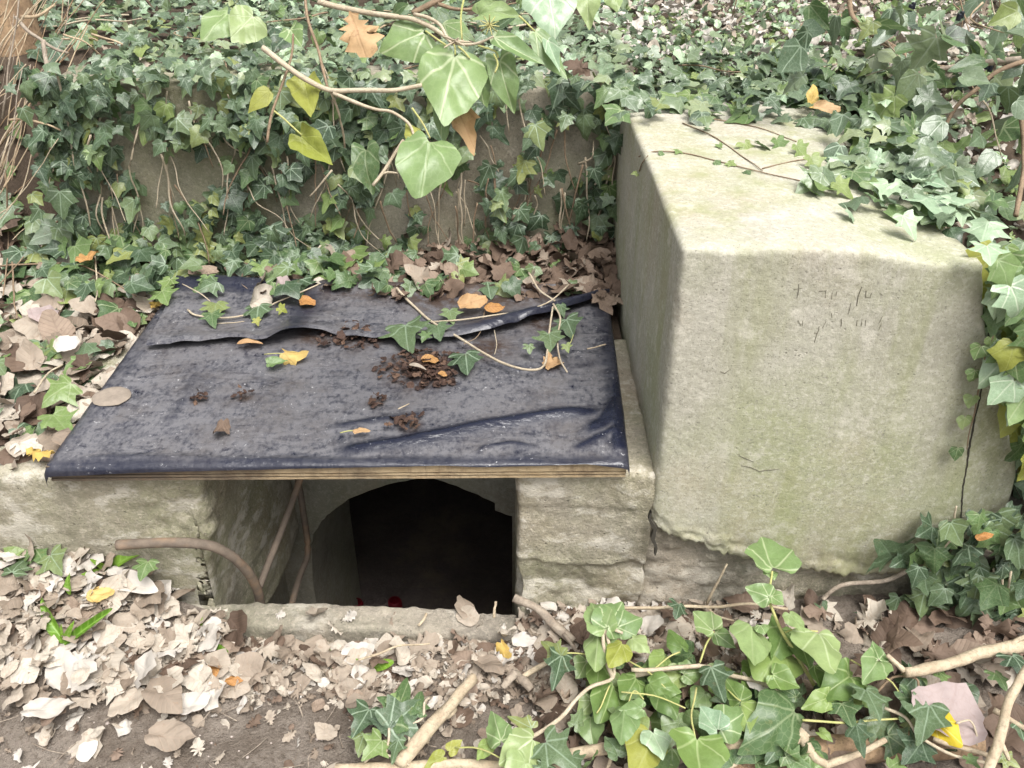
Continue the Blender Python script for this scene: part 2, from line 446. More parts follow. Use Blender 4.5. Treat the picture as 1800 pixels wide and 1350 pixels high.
# ------------------------------------------------------------------ leaf shapes
HALF = {
    "ivy": [(0, .02), (.08, -.07), (.22, -.15), (.40, -.13), (.52, -.04), (.37, .12), (.46, .22), (.66, .34), (.40, .44), (.27, .52), (.20, .72), (.10, .90), (0, 1.04)],
    "ivy3": [(0, .02), (.12, -.09), (.30, -.10), (.44, .03), (.47, .16), (.62, .36), (.40, .48), (.28, .60), (.16, .82), (0, 1.03)],
    "heart": [(0, .04), (.09, -.08), (.25, -.13), (.43, -.06), (.54, .12), (.54, .32), (.46, .52), (.31, .72), (.13, .91), (0, 1.04)],
    "adult": [(0, 0), (.18, -.04), (.36, .06), (.45, .24), (.42, .44), (.28, .68), (.12, .90), (0, 1.05)],
    "oak": [(0, 0), (.04, .06), (.13, .12), (.08, .19), (.25, .27), (.15, .35), (.36, .48), (.20, .56), (.34, .70), (.17, .77), (.16, .92), (0, 1.0)],
    "round": [(0, 0), (.16, .02), (.30, .10), (.38, .25), (.42, .42), (.38, .60), (.28, .78), (.13, .93), (0, 1.02)],
    "maple": [(0, 0), (.14, -.10), (.30, -.06), (.33, .05), (.50, .12), (.44, .22), (.62, .45), (.46, .47), (.30, .50), (.26, .66), (.14, .86), (0, 1.05)],
    "lance": [(0, 0), (.08, .1), (.14, .3), (.15, .5), (.11, .75), (.05, .93), (0, 1.0)],
}
def leaf_arrays(kind, seed, fold=.15, curlx=0., curly=0., wave=.03, rings=(.55,), jag=0.0, sub=1):
    r = random.Random(seed)
    h = HALF[kind]
    sr, sl, sk, st_ = r.uniform(.82, 1.14), r.uniform(.82, 1.14), r.uniform(-.10, .10), r.uniform(.92, 1.12)
    right = [(x * sr * r.uniform(.88, 1.12) if x else 0, y * (st_ if y > .5 else 1) + r.uniform(-.03, .03)) for x, y in h]
    left = [(-x * sl * r.uniform(.88, 1.12), y * (st_ if y > .5 else 1) + r.uniform(-.03, .03)) for x, y in h[1:-1]][::-1]
    out = [(x + sk * y * y, y) for x, y in right + left]
    if sub > 1:
        o2 = []
        m = len(out)
        for i in range(m):
            a, b, c, d = [Vector((*out[(i + k) % m], 0)) for k in (-1, 0, 1, 2)]
            for k in range(sub):
                t = k / sub
                q = .5 * ((2 * b) + (c - a) * t + (2 * a - 5 * b + 4 * c - d) * t * t + (3 * b - a - 3 * c + d) * t ** 3)
                o2.append((q.x, q.y))
        out = o2
    if jag: out = [(x * (1 + r.uniform(-jag, jag)), y + r.uniform(-jag, jag) * .5) for x, y in out]
    cx, cy = 0, .36
    N = len(out)
    flat = [(cx, cy)]
    for s in list(rings) + [1.0]:
        for (x, y) in out: flat.append((cx + (x - cx) * s, cy + (y - cy) * s))
    ph = [r.uniform(0, 6.3) for _ in range(4)]
    V = []
    for (x, y) in flat:
        z = abs(x) * fold
        z += wave * math.sin(9 * x + ph[0]) * math.sin(7 * y + ph[1]) + wave * .7 * math.sin(14 * (x + y) + ph[2]) * math.hypot(x, y - cy) * 1.6
        X, Y, Z = x, y, z
        if curlx:
            k = curlx; a = k * X; X, Z = math.sin(a) / k - Z * math.sin(a), (1 - math.cos(a)) / k + Z * math.cos(a)
        if curly:
            k = curly; a = k * (Y - .4); Y, Z = .4 + math.sin(a) / k - Z * math.sin(a), (1 - math.cos(a)) / k + Z * math.cos(a)
        V.append((X, Y, Z))
    Fc = []
    for i in range(N): Fc.append((0, 1 + i, 1 + (i + 1) % N))
    for k in range(len(rings)):
        o, q = 1 + k * N, 1 + (k + 1) * N
        for i in range(N):
            j = (i + 1) % N
            Fc.append((o + i, q + i, q + j, o + j))
    return np.array(V, dtype=np.float32), Fc, np.array(flat, dtype=np.float32)

class Leaf:
    """one leaf shape; meshes for different materials share its arrays"""
    def __init__(s, *a, **k):
        s.V, s.F, s.UV = leaf_arrays(*a, **k); s.me = {}
        s.loops = np.array([i for f in s.F for i in f]); s.lens = np.array([len(f) for f in s.F])
    def mesh(s, mat):
        if mat in s.me: return s.me[mat]
        me = bpy.data.meshes.new("leaf")
        me.from_pydata(s.V.tolist(), [], s.F)
        uv = me.uv_layers.new(name="UVMap")
        uv.data.foreach_set("uv", s.UV[s.loops].ravel())
        me.materials.append(M[mat]); me.polygons.foreach_set("use_smooth", [True] * len(s.F))
        s.me[mat] = me; return me

def variants(kind, n, **k):
    out = []
    r = random.Random(kind)
    for i in range(n):
        kk = {a: (b() if callable(b) else b) for a, b in k.items()}
        out.append(Leaf(kind, i * 7 + 3, **kk))
    return out
U = rng.uniform
LV = {
    "ivy": variants("ivy", 12, fold=lambda: U(-.35, .4), curly=lambda: U(-1.3, .5), wave=.05) + variants("ivy3", 12, fold=lambda: U(-.35, .4), curly=lambda: U(-1.3, .5), wave=.045),
    "star": variants("ivy", 6, fold=lambda: U(-.15, .15), curly=lambda: U(-.6, .1), wave=.03, rings=(.35, .7), sub=2),
    "heart": variants("heart", 9, fold=lambda: U(-.3, .35), curly=lambda: U(-1.0, .3), wave=.05, rings=(.35, .7), sub=2),
    "adult": variants("adult", 6, fold=lambda: U(-.1, .35), curly=lambda: U(-.8, .3), wave=.03),
    "oak": variants("oak", 8, fold=lambda: U(-.3, .3), curlx=lambda: U(-2.4, 2.4), curly=lambda: U(-1.5, 1.5), wave=.085, jag=.07, rings=(.4, .75)),
    "round": variants("round", 12, fold=lambda: U(-.3, .3), curlx=lambda: U(-2.0, 2.0), curly=lambda: U(-1.2, 1.2), wave=.08, jag=.05, rings=(.4, .75)),
    "maple": variants("maple", 5, fold=lambda: U(-.3, .4), curlx=lambda: U(-1.6, 1.6), curly=lambda: U(-1.6, 1.6), wave=.06, jag=.04),
    "flatround": variants("round", 5, fold=lambda: U(-.12, .12), curlx=lambda: U(-.6, .6), curly=lambda: U(-.9, .9), wave=.07, jag=.05, rings=(.35, .7), sub=2),
    "lance": variants("lance", 6, fold=lambda: U(.3, .8), curly=lambda: U(-1.3, -.2), wave=.02, rings=(.5,), sub=2),
}

def frame(pos, tip, nrm, size, wid=1.0):
    t = Vector(tip).normalized(); n = Vector(nrm)
    n = n - t * n.dot(t)
    if n.length < 1e-4: n = Vector((0, 0, 1)) - t * t.z
    n.normalize(); x = t.cross(n)
    m = Matrix(((x.x * wid, t.x, n.x, 0), (x.y * wid, t.y, n.y, 0), (x.z * wid, t.z, n.z, 0), (0, 0, 0, 1)))
    return Matrix.Translation(Vector(pos)) @ m @ Matrix.Diagonal((size, size, size, 1))

def joined_leaves(name, items, mat, parent=None, kind="stuff"):
    """items: (Leaf, Matrix) -> one mesh with uv and a per-leaf random value"""
    Vs, Ls, Ns, UVs, Rn, o = [], [], [], [], [], 0
    base = parent.location if parent else Vector()
    for lf, mx in items:
        A = np.array(mx); v = lf.V @ A[:3, :3].T + (A[:3, 3] - np.array(base))
        Vs.append(v); Ls.append(lf.loops + o); Ns.append(lf.lens); UVs.append(lf.UV[lf.loops])
        Rn.append(np.full(len(lf.lens), rng.random(), dtype=np.float32)); o += len(v)
    V, L, Nn = np.concatenate(Vs).astype(np.float32), np.concatenate(Ls), np.concatenate(Ns)
    me = bpy.data.meshes.new(name)
    me.vertices.add(len(V)); me.vertices.foreach_set("co", V.ravel())
    me.loops.add(len(L)); me.loops.foreach_set("vertex_index", L.astype(np.int32))
    me.polygons.add(len(Nn)); st = np.concatenate([[0], np.cumsum(Nn)[:-1]]).astype(np.int32)
    me.polygons.foreach_set("loop_start", st); me.polygons.foreach_set("loop_total", Nn.astype(np.int32))
    me.polygons.foreach_set("use_smooth", [True] * len(Nn))
    me.update(calc_edges=True)
    uv = me.uv_layers.new(name="UVMap"); uv.data.foreach_set("uv", np.concatenate(UVs).astype(np.float32).ravel())
    at = me.attributes.new("rnd", 'FLOAT', 'FACE'); at.data.foreach_set("value", np.concatenate(Rn))
    me.materials.append(M[mat])
    ob = link(bpy.data.objects.new(name, me), parent)
    if kind: ob["kind"] = kind
    return ob

def leaf_obj(name, lf, mx, mat, parent=None):
    ob = bpy.data.objects.new(name, lf.mesh(mat))
    if parent is not None:
        ob.parent = parent; mx = Matrix.Translation(-parent.location) @ mx
    ob.matrix_basis = mx
    scene.collection.objects.link(ob)
    return ob

class Plant:
    def __init__(s, name, loc, label, cat="ivy", group=None, cap=300):
        s.e = thing(name, loc, label, cat, group); s.items = []; s.cap = cap
    def add(s, lf, mx, mat): s.items.append((lf, mx, mat))
    def stem(s, pts, r0, r1=None, mat="stem_pale", sides=5, n=4, wob=.004, knob=.2):
        return tube("stem", pts, r0, r0 * .6 if r1 is None else r1, M[mat], s.e, sides, n, wob, knob)
    def done(s):
        def key(it):
            p = it[1].translation; u, v, z = proj(p)
            inside = -20 < u < 1820 and -20 < v < 1370 and z > 0
            return -(it[1].to_scale().x / max(z, .1)) if inside else 0
        s.items.sort(key=key)
        for lf, mx, mat in s.items[:s.cap]: leaf_obj("leaf", lf, mx, mat, s.e)
        rest = {}
        for lf, mx, mat in s.items[s.cap:]: rest.setdefault(mat, []).append((lf, mx))
        for mat, its in rest.items(): joined_leaves("leaf_mass", its, mat, s.e)

def rdir(a=1.0): return Vector((U(-a, a), U(-a, a), U(-a, a)))
TO_CAM = Vector((0, -CP, SP))

# ================================================================== THE SETTING
YF = 1.44            # front plane of the walls beside the pit
def ground_z(x, y):
    z = -.035 + .13 * smooth(-.55, -1.05, x) * smooth(1.0, 1.42, y) + .05 * smooth(-.5, -1.5, x)
    z += .05 * smooth(.15, .9, x) * smooth(1.0, 1.4, y) + .06 * smooth(.9, 1.5, x)
    z -= .03 * smooth(1.15, 1.37, y) * smooth(-.75, -.5, x) * smooth(.1, -.05, x)
    z += .018 * nz(x, y, 0, 3.1, 3) + .010 * nz(x, y, 5, 14, 3)
    return z
def PG(u, v_, off=0.0):
    z = 0.0
    for i in range(8): p = PZ(u, v_, z); z = ground_z(p.x, min(p.y, 1.42)) + off
    return PZ(u, v_, z)
def axis(lo, hi, dens):   # [(from, to, step)]
    out = [lo]
    for a, b, st in dens:
        k = max(1, int(round((b - a) / st)))
        out += [a + (b - a) * (i + 1) / k for i in range(k)]
    return out
def sheet(name, xs, ys, hf, mat, keep=None):
    V = [(x, y, hf(x, y)) for y in ys for x in xs]
    n = len(xs); Fc = []
    for j in range(len(ys) - 1):
        for i in range(n - 1):
            if keep is None or keep((xs[i] + xs[i + 1]) / 2, (ys[j] + ys[j + 1]) / 2):
                Fc.append((j * n + i, j * n + i + 1, (j + 1) * n + i + 1, (j + 1) * n + i))
    o = mesh_obj(name, V, Fc, mat); return tag(o, kind="structure")

sheet("ground", axis(-40, 40, [(-40, -2, 2), (-2, -1.3, .05), (-1.3, 1.3, .016), (1.3, 2.4, .05), (2.4, 40, 2)]),
      axis(-30, 1.5, [(-30, .5, 2), (.5, .9, .05), (.9, 1.5, .014)]), ground_z, M["soil"], keep=lambda x, y: not (y > 1.41 and -.80 < x < .03))

def bank_z(x, y):
    z = .385 + .012 * nz(x, y, 2, 9, 3)
    z += .57 * smooth(2.30, 2.92, y + .25 * smooth(-1.3, -2.2, x)) * smooth(-1.30, -1.36, x)
    return z
sheet("bank_ground", axis(-6, .3, [(-6, -2, .4), (-2, -.6, .03), (-.6, .3, .06)]), axis(1.5, 3.2, [(1.5, 3.2, .03)]), bank_z, M["humus"],
      keep=lambda x, y: not (x > -.72 and y < 2.04) and not (x > -1.3 and y > 2.5))

def hill_z(x, y):
    z = .925 + .05 * max(0, y - 2.6) + .35 * max(0, y - 9) + .03 * nz(x, y, 1, 1.3, 3) * min(1, max(0, y - 2.5))
    if x > .3: z -= .07 * smooth(2.75, 2.45, y) * smooth(.3, .5, x)
    if x > .86: z -= .95 * smooth(2.45, 1.35, y) * (.35 + .65 * smooth(.86, 1.5, x))
    return z
def hkeep(x, y):
    if x < -1.3: return y > 2.9
    if x < .3: return y > 2.6
    if x < .88: return y > 2.42
    return y > 1.56 if x < 1.12 else y > 1.38
sheet("hillside", axis(-40, 40, [(-40, -4, 3), (-4, -1.3, .1), (-1.3, 1.0, .1), (1.0, 2.6, .05), (2.6, 5, .2), (5, 40, 3.5)]),
      axis(1.38, 60, [(1.38, 2.4, .04), (2.4, 5, .08), (5, 10, .5), (10, 60, 5)]), hill_z, M["humus"], keep=hkeep)

# ---- back wall (retaining wall behind the hatch)
def wdisp(p, n): return .010 * nz(p.x, p.y, p.z, 4, 4) + .003 * nz(p.x, p.y, p.z, 26, 3)
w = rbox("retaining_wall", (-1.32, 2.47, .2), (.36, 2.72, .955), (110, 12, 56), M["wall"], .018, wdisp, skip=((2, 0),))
tag(w, "low mossy concrete retaining wall behind the hatch, half hidden by ivy", "wall")

# ---- the shaft: two side walls, arch wall, sill, steps, room
def fdisp(p, n):
    d = .016 * nz(p.x, p.y, p.z, 5, 4) + .006 * nz(p.x, p.y, p.z, 30, 3)
    if p.y < 1.55 and p.x < -.6:    # crumbled stones at the corner
        w_ = smooth(-.86, -.74, p.x) * smooth(.36, .30, p.z) * smooth(.12, .2, p.z)
        c = noise.voronoi(Vector((p.x * 17, p.y * 8, p.z * 20)))[0]
        d += w_ * (.03 * min(.6, c[1] - c[0]) - .012)
    return d
def lwarp(p):
    if p.x > -.70: p.x += -.05 * smooth(.40, -.05, p.z) * smooth(1.9, 1.45, p.y)   # front edge leans out of the pit
    return p
w = rbox("shaft_wall", (-2.2, YF, -.3), (-.665, 2.02, .398), (150, 40, 70), M["flank"], .022, fdisp, lwarp)
tag(w, "crumbling concrete wall left of the pit, under the hatch's left end", "wall")
for ring in ():
    pass
def rdisp(p, n):
    d = .010 * nz(p.x, p.y, p.z, 6, 4) + .005 * nz(p.x, p.y, p.z, 34, 3)
    if p.y < 1.5:
        edge = .140 + .05 * nz(p.x, 0, 0, 9, 4)
        if p.z < edge: d -= .009 * smooth(0, .02, edge - p.z) - .02 * nz(p.x, p.y, p.z, 11, 3)
        d += .003 * smooth(.295, .305, p.z + .02 * (p.x - .1) + .004 * noise.noise(p * 40))
        lip = .300 + .008 * nz(p.x, 0, 3, 12, 2)
    return d
w = rbox("shaft_wall", (.012, YF, -.3), (.312, 2.02, .396), (60, 40, 100), M["flank"], .014, rdisp)
tag(w, "scuffed concrete wall stub right of the pit, against the big block", "wall")

ARCH = [(-.655, -.55), (-.64, -.36), (-.625, -.315), (-.60, -.27), (-.565, -.228), (-.502, -.172), (-.412, -.127), (-.34, -.102), (-.272, -.089),
        (-.23, -.093), (-.188, -.109), (-.104, -.156), (-.049, -.189), (-.052, -.215), (-.03, -.228), (.0, -.24)]
def arch_wall():
    Y0, Y1, top, bot = 2.02, 2.42, .40, -1.75
    xs = []
    for (a, b) in zip(ARCH, ARCH[1:]):
        for k in range(4): xs.append((a[0] + (b[0] - a[0]) * k / 4, a[1] + (b[1] - a[1]) * k / 4))
    xs.append(ARCH[-1])
    xs = [(x + .004 * noise.noise(Vector((x * 40, z * 40, 0))), z + .005 * noise.noise(Vector((x * 50, z * 50, 3)))) for x, z in xs]
    V, Fc = [], []
    cols = [(-.90, None)] + xs + [(.20, None)]
    # front skin above the arch, in rows from arch line up to the top
    R = 14
    def col(x, z):
        z = z if z is not None else bot
        ids = []
        for r in range(R + 1):
            zz = z + (top - z) * r / R
            V.append((x, Y0 - .006 * nz(x, 0, zz, 8, 3), zz)); ids.append(len(V) - 1)
        return ids
    C = [col(x, z) for x, z in xs]
    for a, b in zip(C, C[1:]):
        for r in range(R): Fc.append((a[r], b[r], b[r + 1], a[r + 1]))
    # soffit of the arch
    S = []
    for (x, z), ids in zip(xs, C):
        V.append((x + .055 * smooth(-.40, -.64, x), Y1, z - .01)); S.append(len(V) - 1)  # left reveal splayed so its face catches more daylight
    for i in range(len(xs) - 1): Fc.append((C[i][0], S[i], S[i + 1], C[i + 1][0]))
    # jambs below the springing
    def jamb(x, z, i):
        V.extend([(x, Y0, bot), (x + .055 * smooth(-.40, -.64, x), Y1, bot)]); k = len(V)
        Fc.append((C[i][0], k - 2, k - 1, S[i]))
        return k - 2
    jl = jamb(*xs[0], 0); jr = jamb(*xs[-1], -1)
    def pier(x0, x1, jb, z, ids):
        o = len(V)
        V.extend([(x1, Y0, bot), (x1, Y0, top)])
        Fc.append((jb, o, o + 1, ids[-1]) + tuple(ids[::-1][1:]))
    pier(xs[0][0], -.90, jl, xs[0][1], C[0]); pier(xs[-1][0], .2, jr, xs[-1][1], C[-1])
    return V, Fc
V, Fc = arch_wall()
w = mesh_obj("arch_wall", V, Fc, M["shaft"], smooth_=False)
tag(w, "concrete wall with the dark arched doorway down inside the pit", "wall")
# lower shaft walls, steps and the room beyond: plain surfaces
def quadbox(name, lo, hi, mat, inward=False, parent=None, skip=()):
    x0, y0, z0 = lo; x1, y1, z1 = hi
    V = [(x0, y0, z0), (x1, y0, z0), (x1, y1, z0), (x0, y1, z0), (x0, y0, z1), (x1, y0, z1), (x1, y1, z1), (x0, y1, z1)]
    Fs = {"b": (0, 3, 2, 1), "t": (4, 5, 6, 7), "f": (0, 1, 5, 4), "k": (2, 3, 7, 6), "l": (3, 0, 4, 7), "r": (1, 2, 6, 5)}
    return mesh_obj(name, V, [f for k, f in Fs.items() if k not in skip], mat, parent, smooth_=False)
o = quadbox("lower_shaft", (-.74, 1.40, -1.76), (.03, 2.025, -.29), M["shaft"], skip=("t", "k")); tag(o, kind="structure")
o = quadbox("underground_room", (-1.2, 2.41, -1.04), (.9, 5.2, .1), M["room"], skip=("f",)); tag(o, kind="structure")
for k in range(4):
    o = quadbox("step", (-.735, 1.405, -1.75), (.025, 1.52 + .12 * k, -.30 - .18 * k), M["shaft"]); tag(o, kind="structure")
o = quadbox("doorway_floor", (-.735, 2.0, -1.75), (.025, 2.47, -1.02), M["room"]); tag(o, kind="structure")  # doorway and room floors raised so daylight reaches the cups
def sdisp(p, n): return .010 * nz(p.x, p.y, p.z, 14, 4) + .006 * nz(p.x, p.y, p.z, 45, 2)
def swarp(p):
    p.z += -.035 * smooth(-.55, .05, p.x) + .006 * nz(p.x, 0, 0, 7, 2); return p
o = rbox("pit_sill", (-.80, 1.375, -.32), (.012, 1.452, -.006), (90, 12, 30), M["footing"], .012, sdisp, swarp); tag(o, "thin broken concrete sill along the front of the pit", "sill")

# ---- the big concrete block on the right
RIGHT = [(.1, 1.12), (.30, 1.10), (.367, 1.09), (.588, .992), (.745, .916), (.83, .885), (.91, .862)]
LOWER = [(.30, .27), (.34, .235), (.40, .205), (.454, .172), (.52, .158), (.60, .12), (.70, .105), (.80, .098), (.874, .10), (.95, .12), (1.05, .10), (1.2, .08)]
def blow(x): return interp(LOWER, x) + .030 * nz(x, 0, 0, 13, 3) + .030 * abs(nz(x, 3, 0, 48, 2))
BX0, BX1, BZ0, BZ1 = .306, .86, .05, .920
def bdisp(p, n):
    d = .004 * nz(p.x, p.y, p.z, 3, 2) + .0010 * nz(p.x, p.y, p.z, 16, 3) + .0010 * nz(p.x, p.y, p.z, 60, 2)
    if n.y < -.5 and p.z < BZ0 + .09: d += .022 * nz(p.x, 7, p.z, 24, 3) * smooth(BZ0 + .09, BZ0, p.z) + .002 * smooth(BZ0 + .05, BZ0, p.z)
    if max(abs(n.x), abs(n.y), abs(n.z)) < .97:
        d -= .008 * max(0, nz(p.x, p.y, p.z, 15, 4) - .02) + .001
    if n.y < -.5:                                          # chipped arris and crack on the front
        zc = p.z; xc = interp([(.0, 1.0), (.23, 1.005), (.45, 1.0), (.60, .985), (.70, .93), (.75, .905)], zc)
    return d
def bwarp(p):
    s = (p.x - BX0) / (BX1 - BX0)
    zt = p.z
    xr = interp(RIGHT, max(.1, zt))
    x = BX0 + s * (xr - BX0)
    back = smooth(1.44, 2.45, p.y)
    f = (zt - BZ0) / (BZ1 - BZ0)
    low = blow(x)
    z = low + f * (BZ1 - low) if f < .25 else low * max(0, 1 - f) + BZ1 * f + (BZ0 - BZ0)
    z = low * (1 - f) + BZ1 * f
    z -= .03 * smooth(.5, .86, s) * f * (1 - back) + -.002 * back * f
    y = p.y
    y += .03 * smooth(.80, 1.0, s) ** 2 * (1 - f) * (1 - back)    # right part turns away below
    x -= .012 * smooth(.85, 1.0, f) * (1 - s) * 0
    if s < .02: x += .02 * smooth(.7, 1.0, f) * 0
    return Vector((x, y, z))
v, f = rbox_data((BX0, YF - .012, BZ0), (BX1, 2.50, BZ1), (130, 60, 130), .010, bdisp, None, skip=())
v = [bwarp(p) for p in v]
blk = mesh_obj("concrete_block", v, f, M["block"])
tag(blk, "massive pale rendered concrete block with a level top right of the hatch", "block")
# rough core that shows below the broken render
def cdisp(p, n):
    c = noise.voronoi(Vector((p.x * 22, p.y * 22, p.z * 26)))[0]
    return .022 * nz(p.x, p.y, p.z, 8, 4) + .012 * nz(p.x, p.y, p.z, 30, 3) + .016 * min(.5, c[1] - c[0]) - .004
rbox("footing", (.30, YF + .012, -.35), (1.45, 2.2, .30), (110, 10, 66), M["footing"], .02, cdisp, parent=blk)
# crack on the right, scratches on the face (thin dark slivers set into the render)
def face_y(x, z): return YF - .012 + .03 * smooth(.86, 1.0, (x - BX0) / (interp(RIGHT, z) - BX0)) ** 2 * (1 - (z - .1) / .8)
from mathutils.bvhtree import BVHTree
BLK = BVHTree.FromPolygons([tuple(p) for p in v], f)
def on_block(u, v_, off=.001):
    d = ray(u, v_).normalized(); loc, nn, i, t = BLK.ray_cast(CAMV, d)
    if loc is None: return PY(u, v_, YF - .012)
    return loc + (nn if nn.dot(d) < 0 else -nn) * off
def sliver(name, uvs, w, mat, parent=blk, dy=.0035, taper=True):
    pts = []
    for (u, v_) in uvs:
        pts.append(on_block(u, v_, dy) if dy < .01 else PY(u, v_, YF - .012) - Vector((0, dy, 0)))
    S = []
    for a, b in zip(pts, pts[1:]):
        k = max(1, int((b - a).length / .008))
        for i in range(k): S.append(a.lerp(b, i / k))
    S.append(pts[-1])
    V, Fc = [], []
    for i, p in enumerate(S):
        d = (S[min(i + 1, len(S) - 1)] - S[max(i - 1, 0)]).normalized()
        nrm = Vector((-d.z, 0, d.x))
        t = i / max(1, len(S) - 1)
        ww = w * (.35 + .65 * math.sin(math.pi * min(1, max(0, t)))) * (1 + .5 * noise.noise(p * 90)) if taper else w
        j = nrm * .0015 * noise.noise(p * 120)
        for q in (p - nrm * ww + j, p + nrm * ww + j):
            V.append(q + Vector((0, 0, 0))); V.append(q + Vector((0, .012, 0)))
    for i in range(len(S) - 1):
        a = i * 4; b = a + 4
        Fc += [(a, a + 2, b + 2, b), (a + 1, b + 1, b + 3, a + 3), (a, b, b + 1, a + 1), (a + 2, a + 3, b + 3, b + 2)]
    return mesh_obj(name, V, Fc, mat, parent, False)
sliver("crack", [(1742, 590), (1735, 630), (1727, 670), (1722, 700), (1712, 740), (1703, 790), (1698, 830), (1692, 860), (1690, 900), (1686, 938)], .0018, M["crack"], dy=.001)
for st in ([(1404, 499), (1403, 512), (1400, 524)], [(1396, 508), (1409, 506)], [(1440, 512), (1453, 511)], [(1451, 511), (1450, 524)], [(1463, 514), (1462, 526)], [(1471, 512), (1470, 520)],
           [(1515, 504), (1509, 520), (1505, 538)], [(1495, 533), (1491, 552)], [(1523, 511), (1522, 522), (1531, 523)], [(1533, 515), (1529, 523)], [(1547, 516), (1552, 520)],
           [(1403, 562), (1408, 572)], [(1411, 563), (1410, 573)], [(1462, 550), (1463, 558)], [(1452, 565), (1445, 577)], [(1440, 573), (1436, 588), (1431, 602)], [(1436, 585), (1431, 586)],
           [(1478, 560), (1479, 574)], [(1507, 562), (1506, 573)], [(1515, 560), (1514, 573)], [(1522, 562), (1521, 573)], [(1551, 556), (1545, 568)], [(1548, 570), (1545, 579)],
           [(1266, 653), (1274, 656), (1281, 651)], [(1298, 800), (1316, 808), (1325, 812)], [(1303, 818), (1318, 821), (1335, 828), (1370, 824)]):
    sliver("scratch", st, .0008, M["vein_crack"], dy=.0009)
# broken line between block and wall stub
sliver("crack", [(1143, 893), (1140, 905), (1150, 922), (1146, 940), (1152, 955), (1150, 968)], .004, M["crack"], dy=.016)

# ================================================================== HATCH
ZB = .448
C0, C1, C2, C3 = PZ(75, 818, ZB), PZ(1101, 806, ZB), PZ(1072, 520, ZB), PZ(318, 498, ZB)
C3 = Vector((-.975, 2.23, ZB)); C0 = Vector((-.968, 1.405, ZB)); C1 = Vector((.24, 1.418, ZB)); C2 = Vector((.268, 2.17, ZB))
def bil(s, t): return (C0.lerp(C1, s)).lerp(C3.lerp(C2, s), t)
board = thing("plywood_hatch", (-.36, 1.8, .405), "weathered plywood board laid flat across the pit as a lid", "board")
def ply(name, z0, z1, mat, seed, inset):
    V, Fc = [], []
    n = 70
    def edge(s): return inset + .0022 * nz(s * 9, seed, 0, 3, 3)
    ring = []
    for i in range(n + 1):
        s = i / n; p = bil(s, 0); ring.append(Vector((p.x, p.y + edge(s), 0)))
    ring.append(bil(1, 1)); ring.append(bil(0, 1))
    sh = len(ring)
    for z in (z0, z1):
        for p in ring: V.append((p.x, p.y, z))
    Fc.append(tuple(range(sh))[::-1]); Fc.append(tuple(range(sh, 2 * sh)))
    for i in range(sh):
        j = (i + 1) % sh; Fc.append((i, j, j + sh, i + sh))
    return mesh_obj(name, V, Fc, mat, board, False)
zz = .400
for k, (th, mt, ins) in enumerate(((.0055, "ply_light", .003), (.004, "ply_black", .006), (.0055, "ply_light", .002), (.004, "ply_dark", .005), (.0215, "ply_light", .000))):
    ply("ply_layer", zz, zz + th - .0004, M[mt], k * 5.3, ins); zz += th

# plastic sheet
RIDGES = []   # (polyline px, height, width)
def ridge(px, h, w): RIDGES.append(([PZ(u, v_, ZB) for u, v_ in px], h, w))
ridge([(560, 795), (700, 778), (860, 745), (980, 726), (1085, 722)], .014, .020)
ridge([(560, 752), (680, 735), (760, 726)], .006, .014)
ridge([(1078, 560), (1090, 640), (1088, 700), (1065, 740), (1010, 770)], .010, .022)
ridge([(1096, 700), (1085, 760), (1090, 800)], .010, .016)
ridge([(1000, 795), (1050, 770), (1090, 752)], .007, .014)
ridge([(90, 805), (200, 800), (400, 806), (600, 808), (830, 806)], .004, .010)
ridge([(120, 780), (200, 690), (270, 580)], .003, .014)
ridge([(280, 760), (330, 690), (345, 650)], .003, .016)
ridge([(860, 640), (960, 650), (1060, 640)], .003, .02)
ridge([(840, 800), (850, 785), (900, 778), (960, 790)], .006, .009)
def segd(p, a, b):
    ab = b - a; t = max(0, min(1, (p - a).dot(ab) / ab.length_squared)); return (p - a - ab * t).length, t
def sheet_h(p):
    h, c = 0, 0
    q = Vector((p.x, p.y, 0))
    for pl, a, w_ in RIDGES:
        best, tt = 9, 0
        n_ = len(pl) - 1
        for i in range(n_):
            d, t = segd(q, Vector((pl[i].x, pl[i].y, 0)), Vector((pl[i + 1].x, pl[i + 1].y, 0)))
            if d < best: best, tt = d, (i + t) / n_
        g = math.exp(-(best / w_) ** 2) * smooth(0, .2, tt) * smooth(1, .8, tt)
        h += a * g; c = max(c, min(1, g * 1.2 * a / .008))
    return h, c
MUD = [(735, 645, .15), (640, 590, .10), (560, 585, .10), (720, 745, .04), (660, 705, .03), (350, 700, .03), (430, 695, .03), (860, 610, .09), (960, 560, .12)]
MUDP = [(PZ(u, v_, ZB), r) for u, v_, r in MUD]
NS, NTt = 190, 130
V, clean, mud = [], [], []
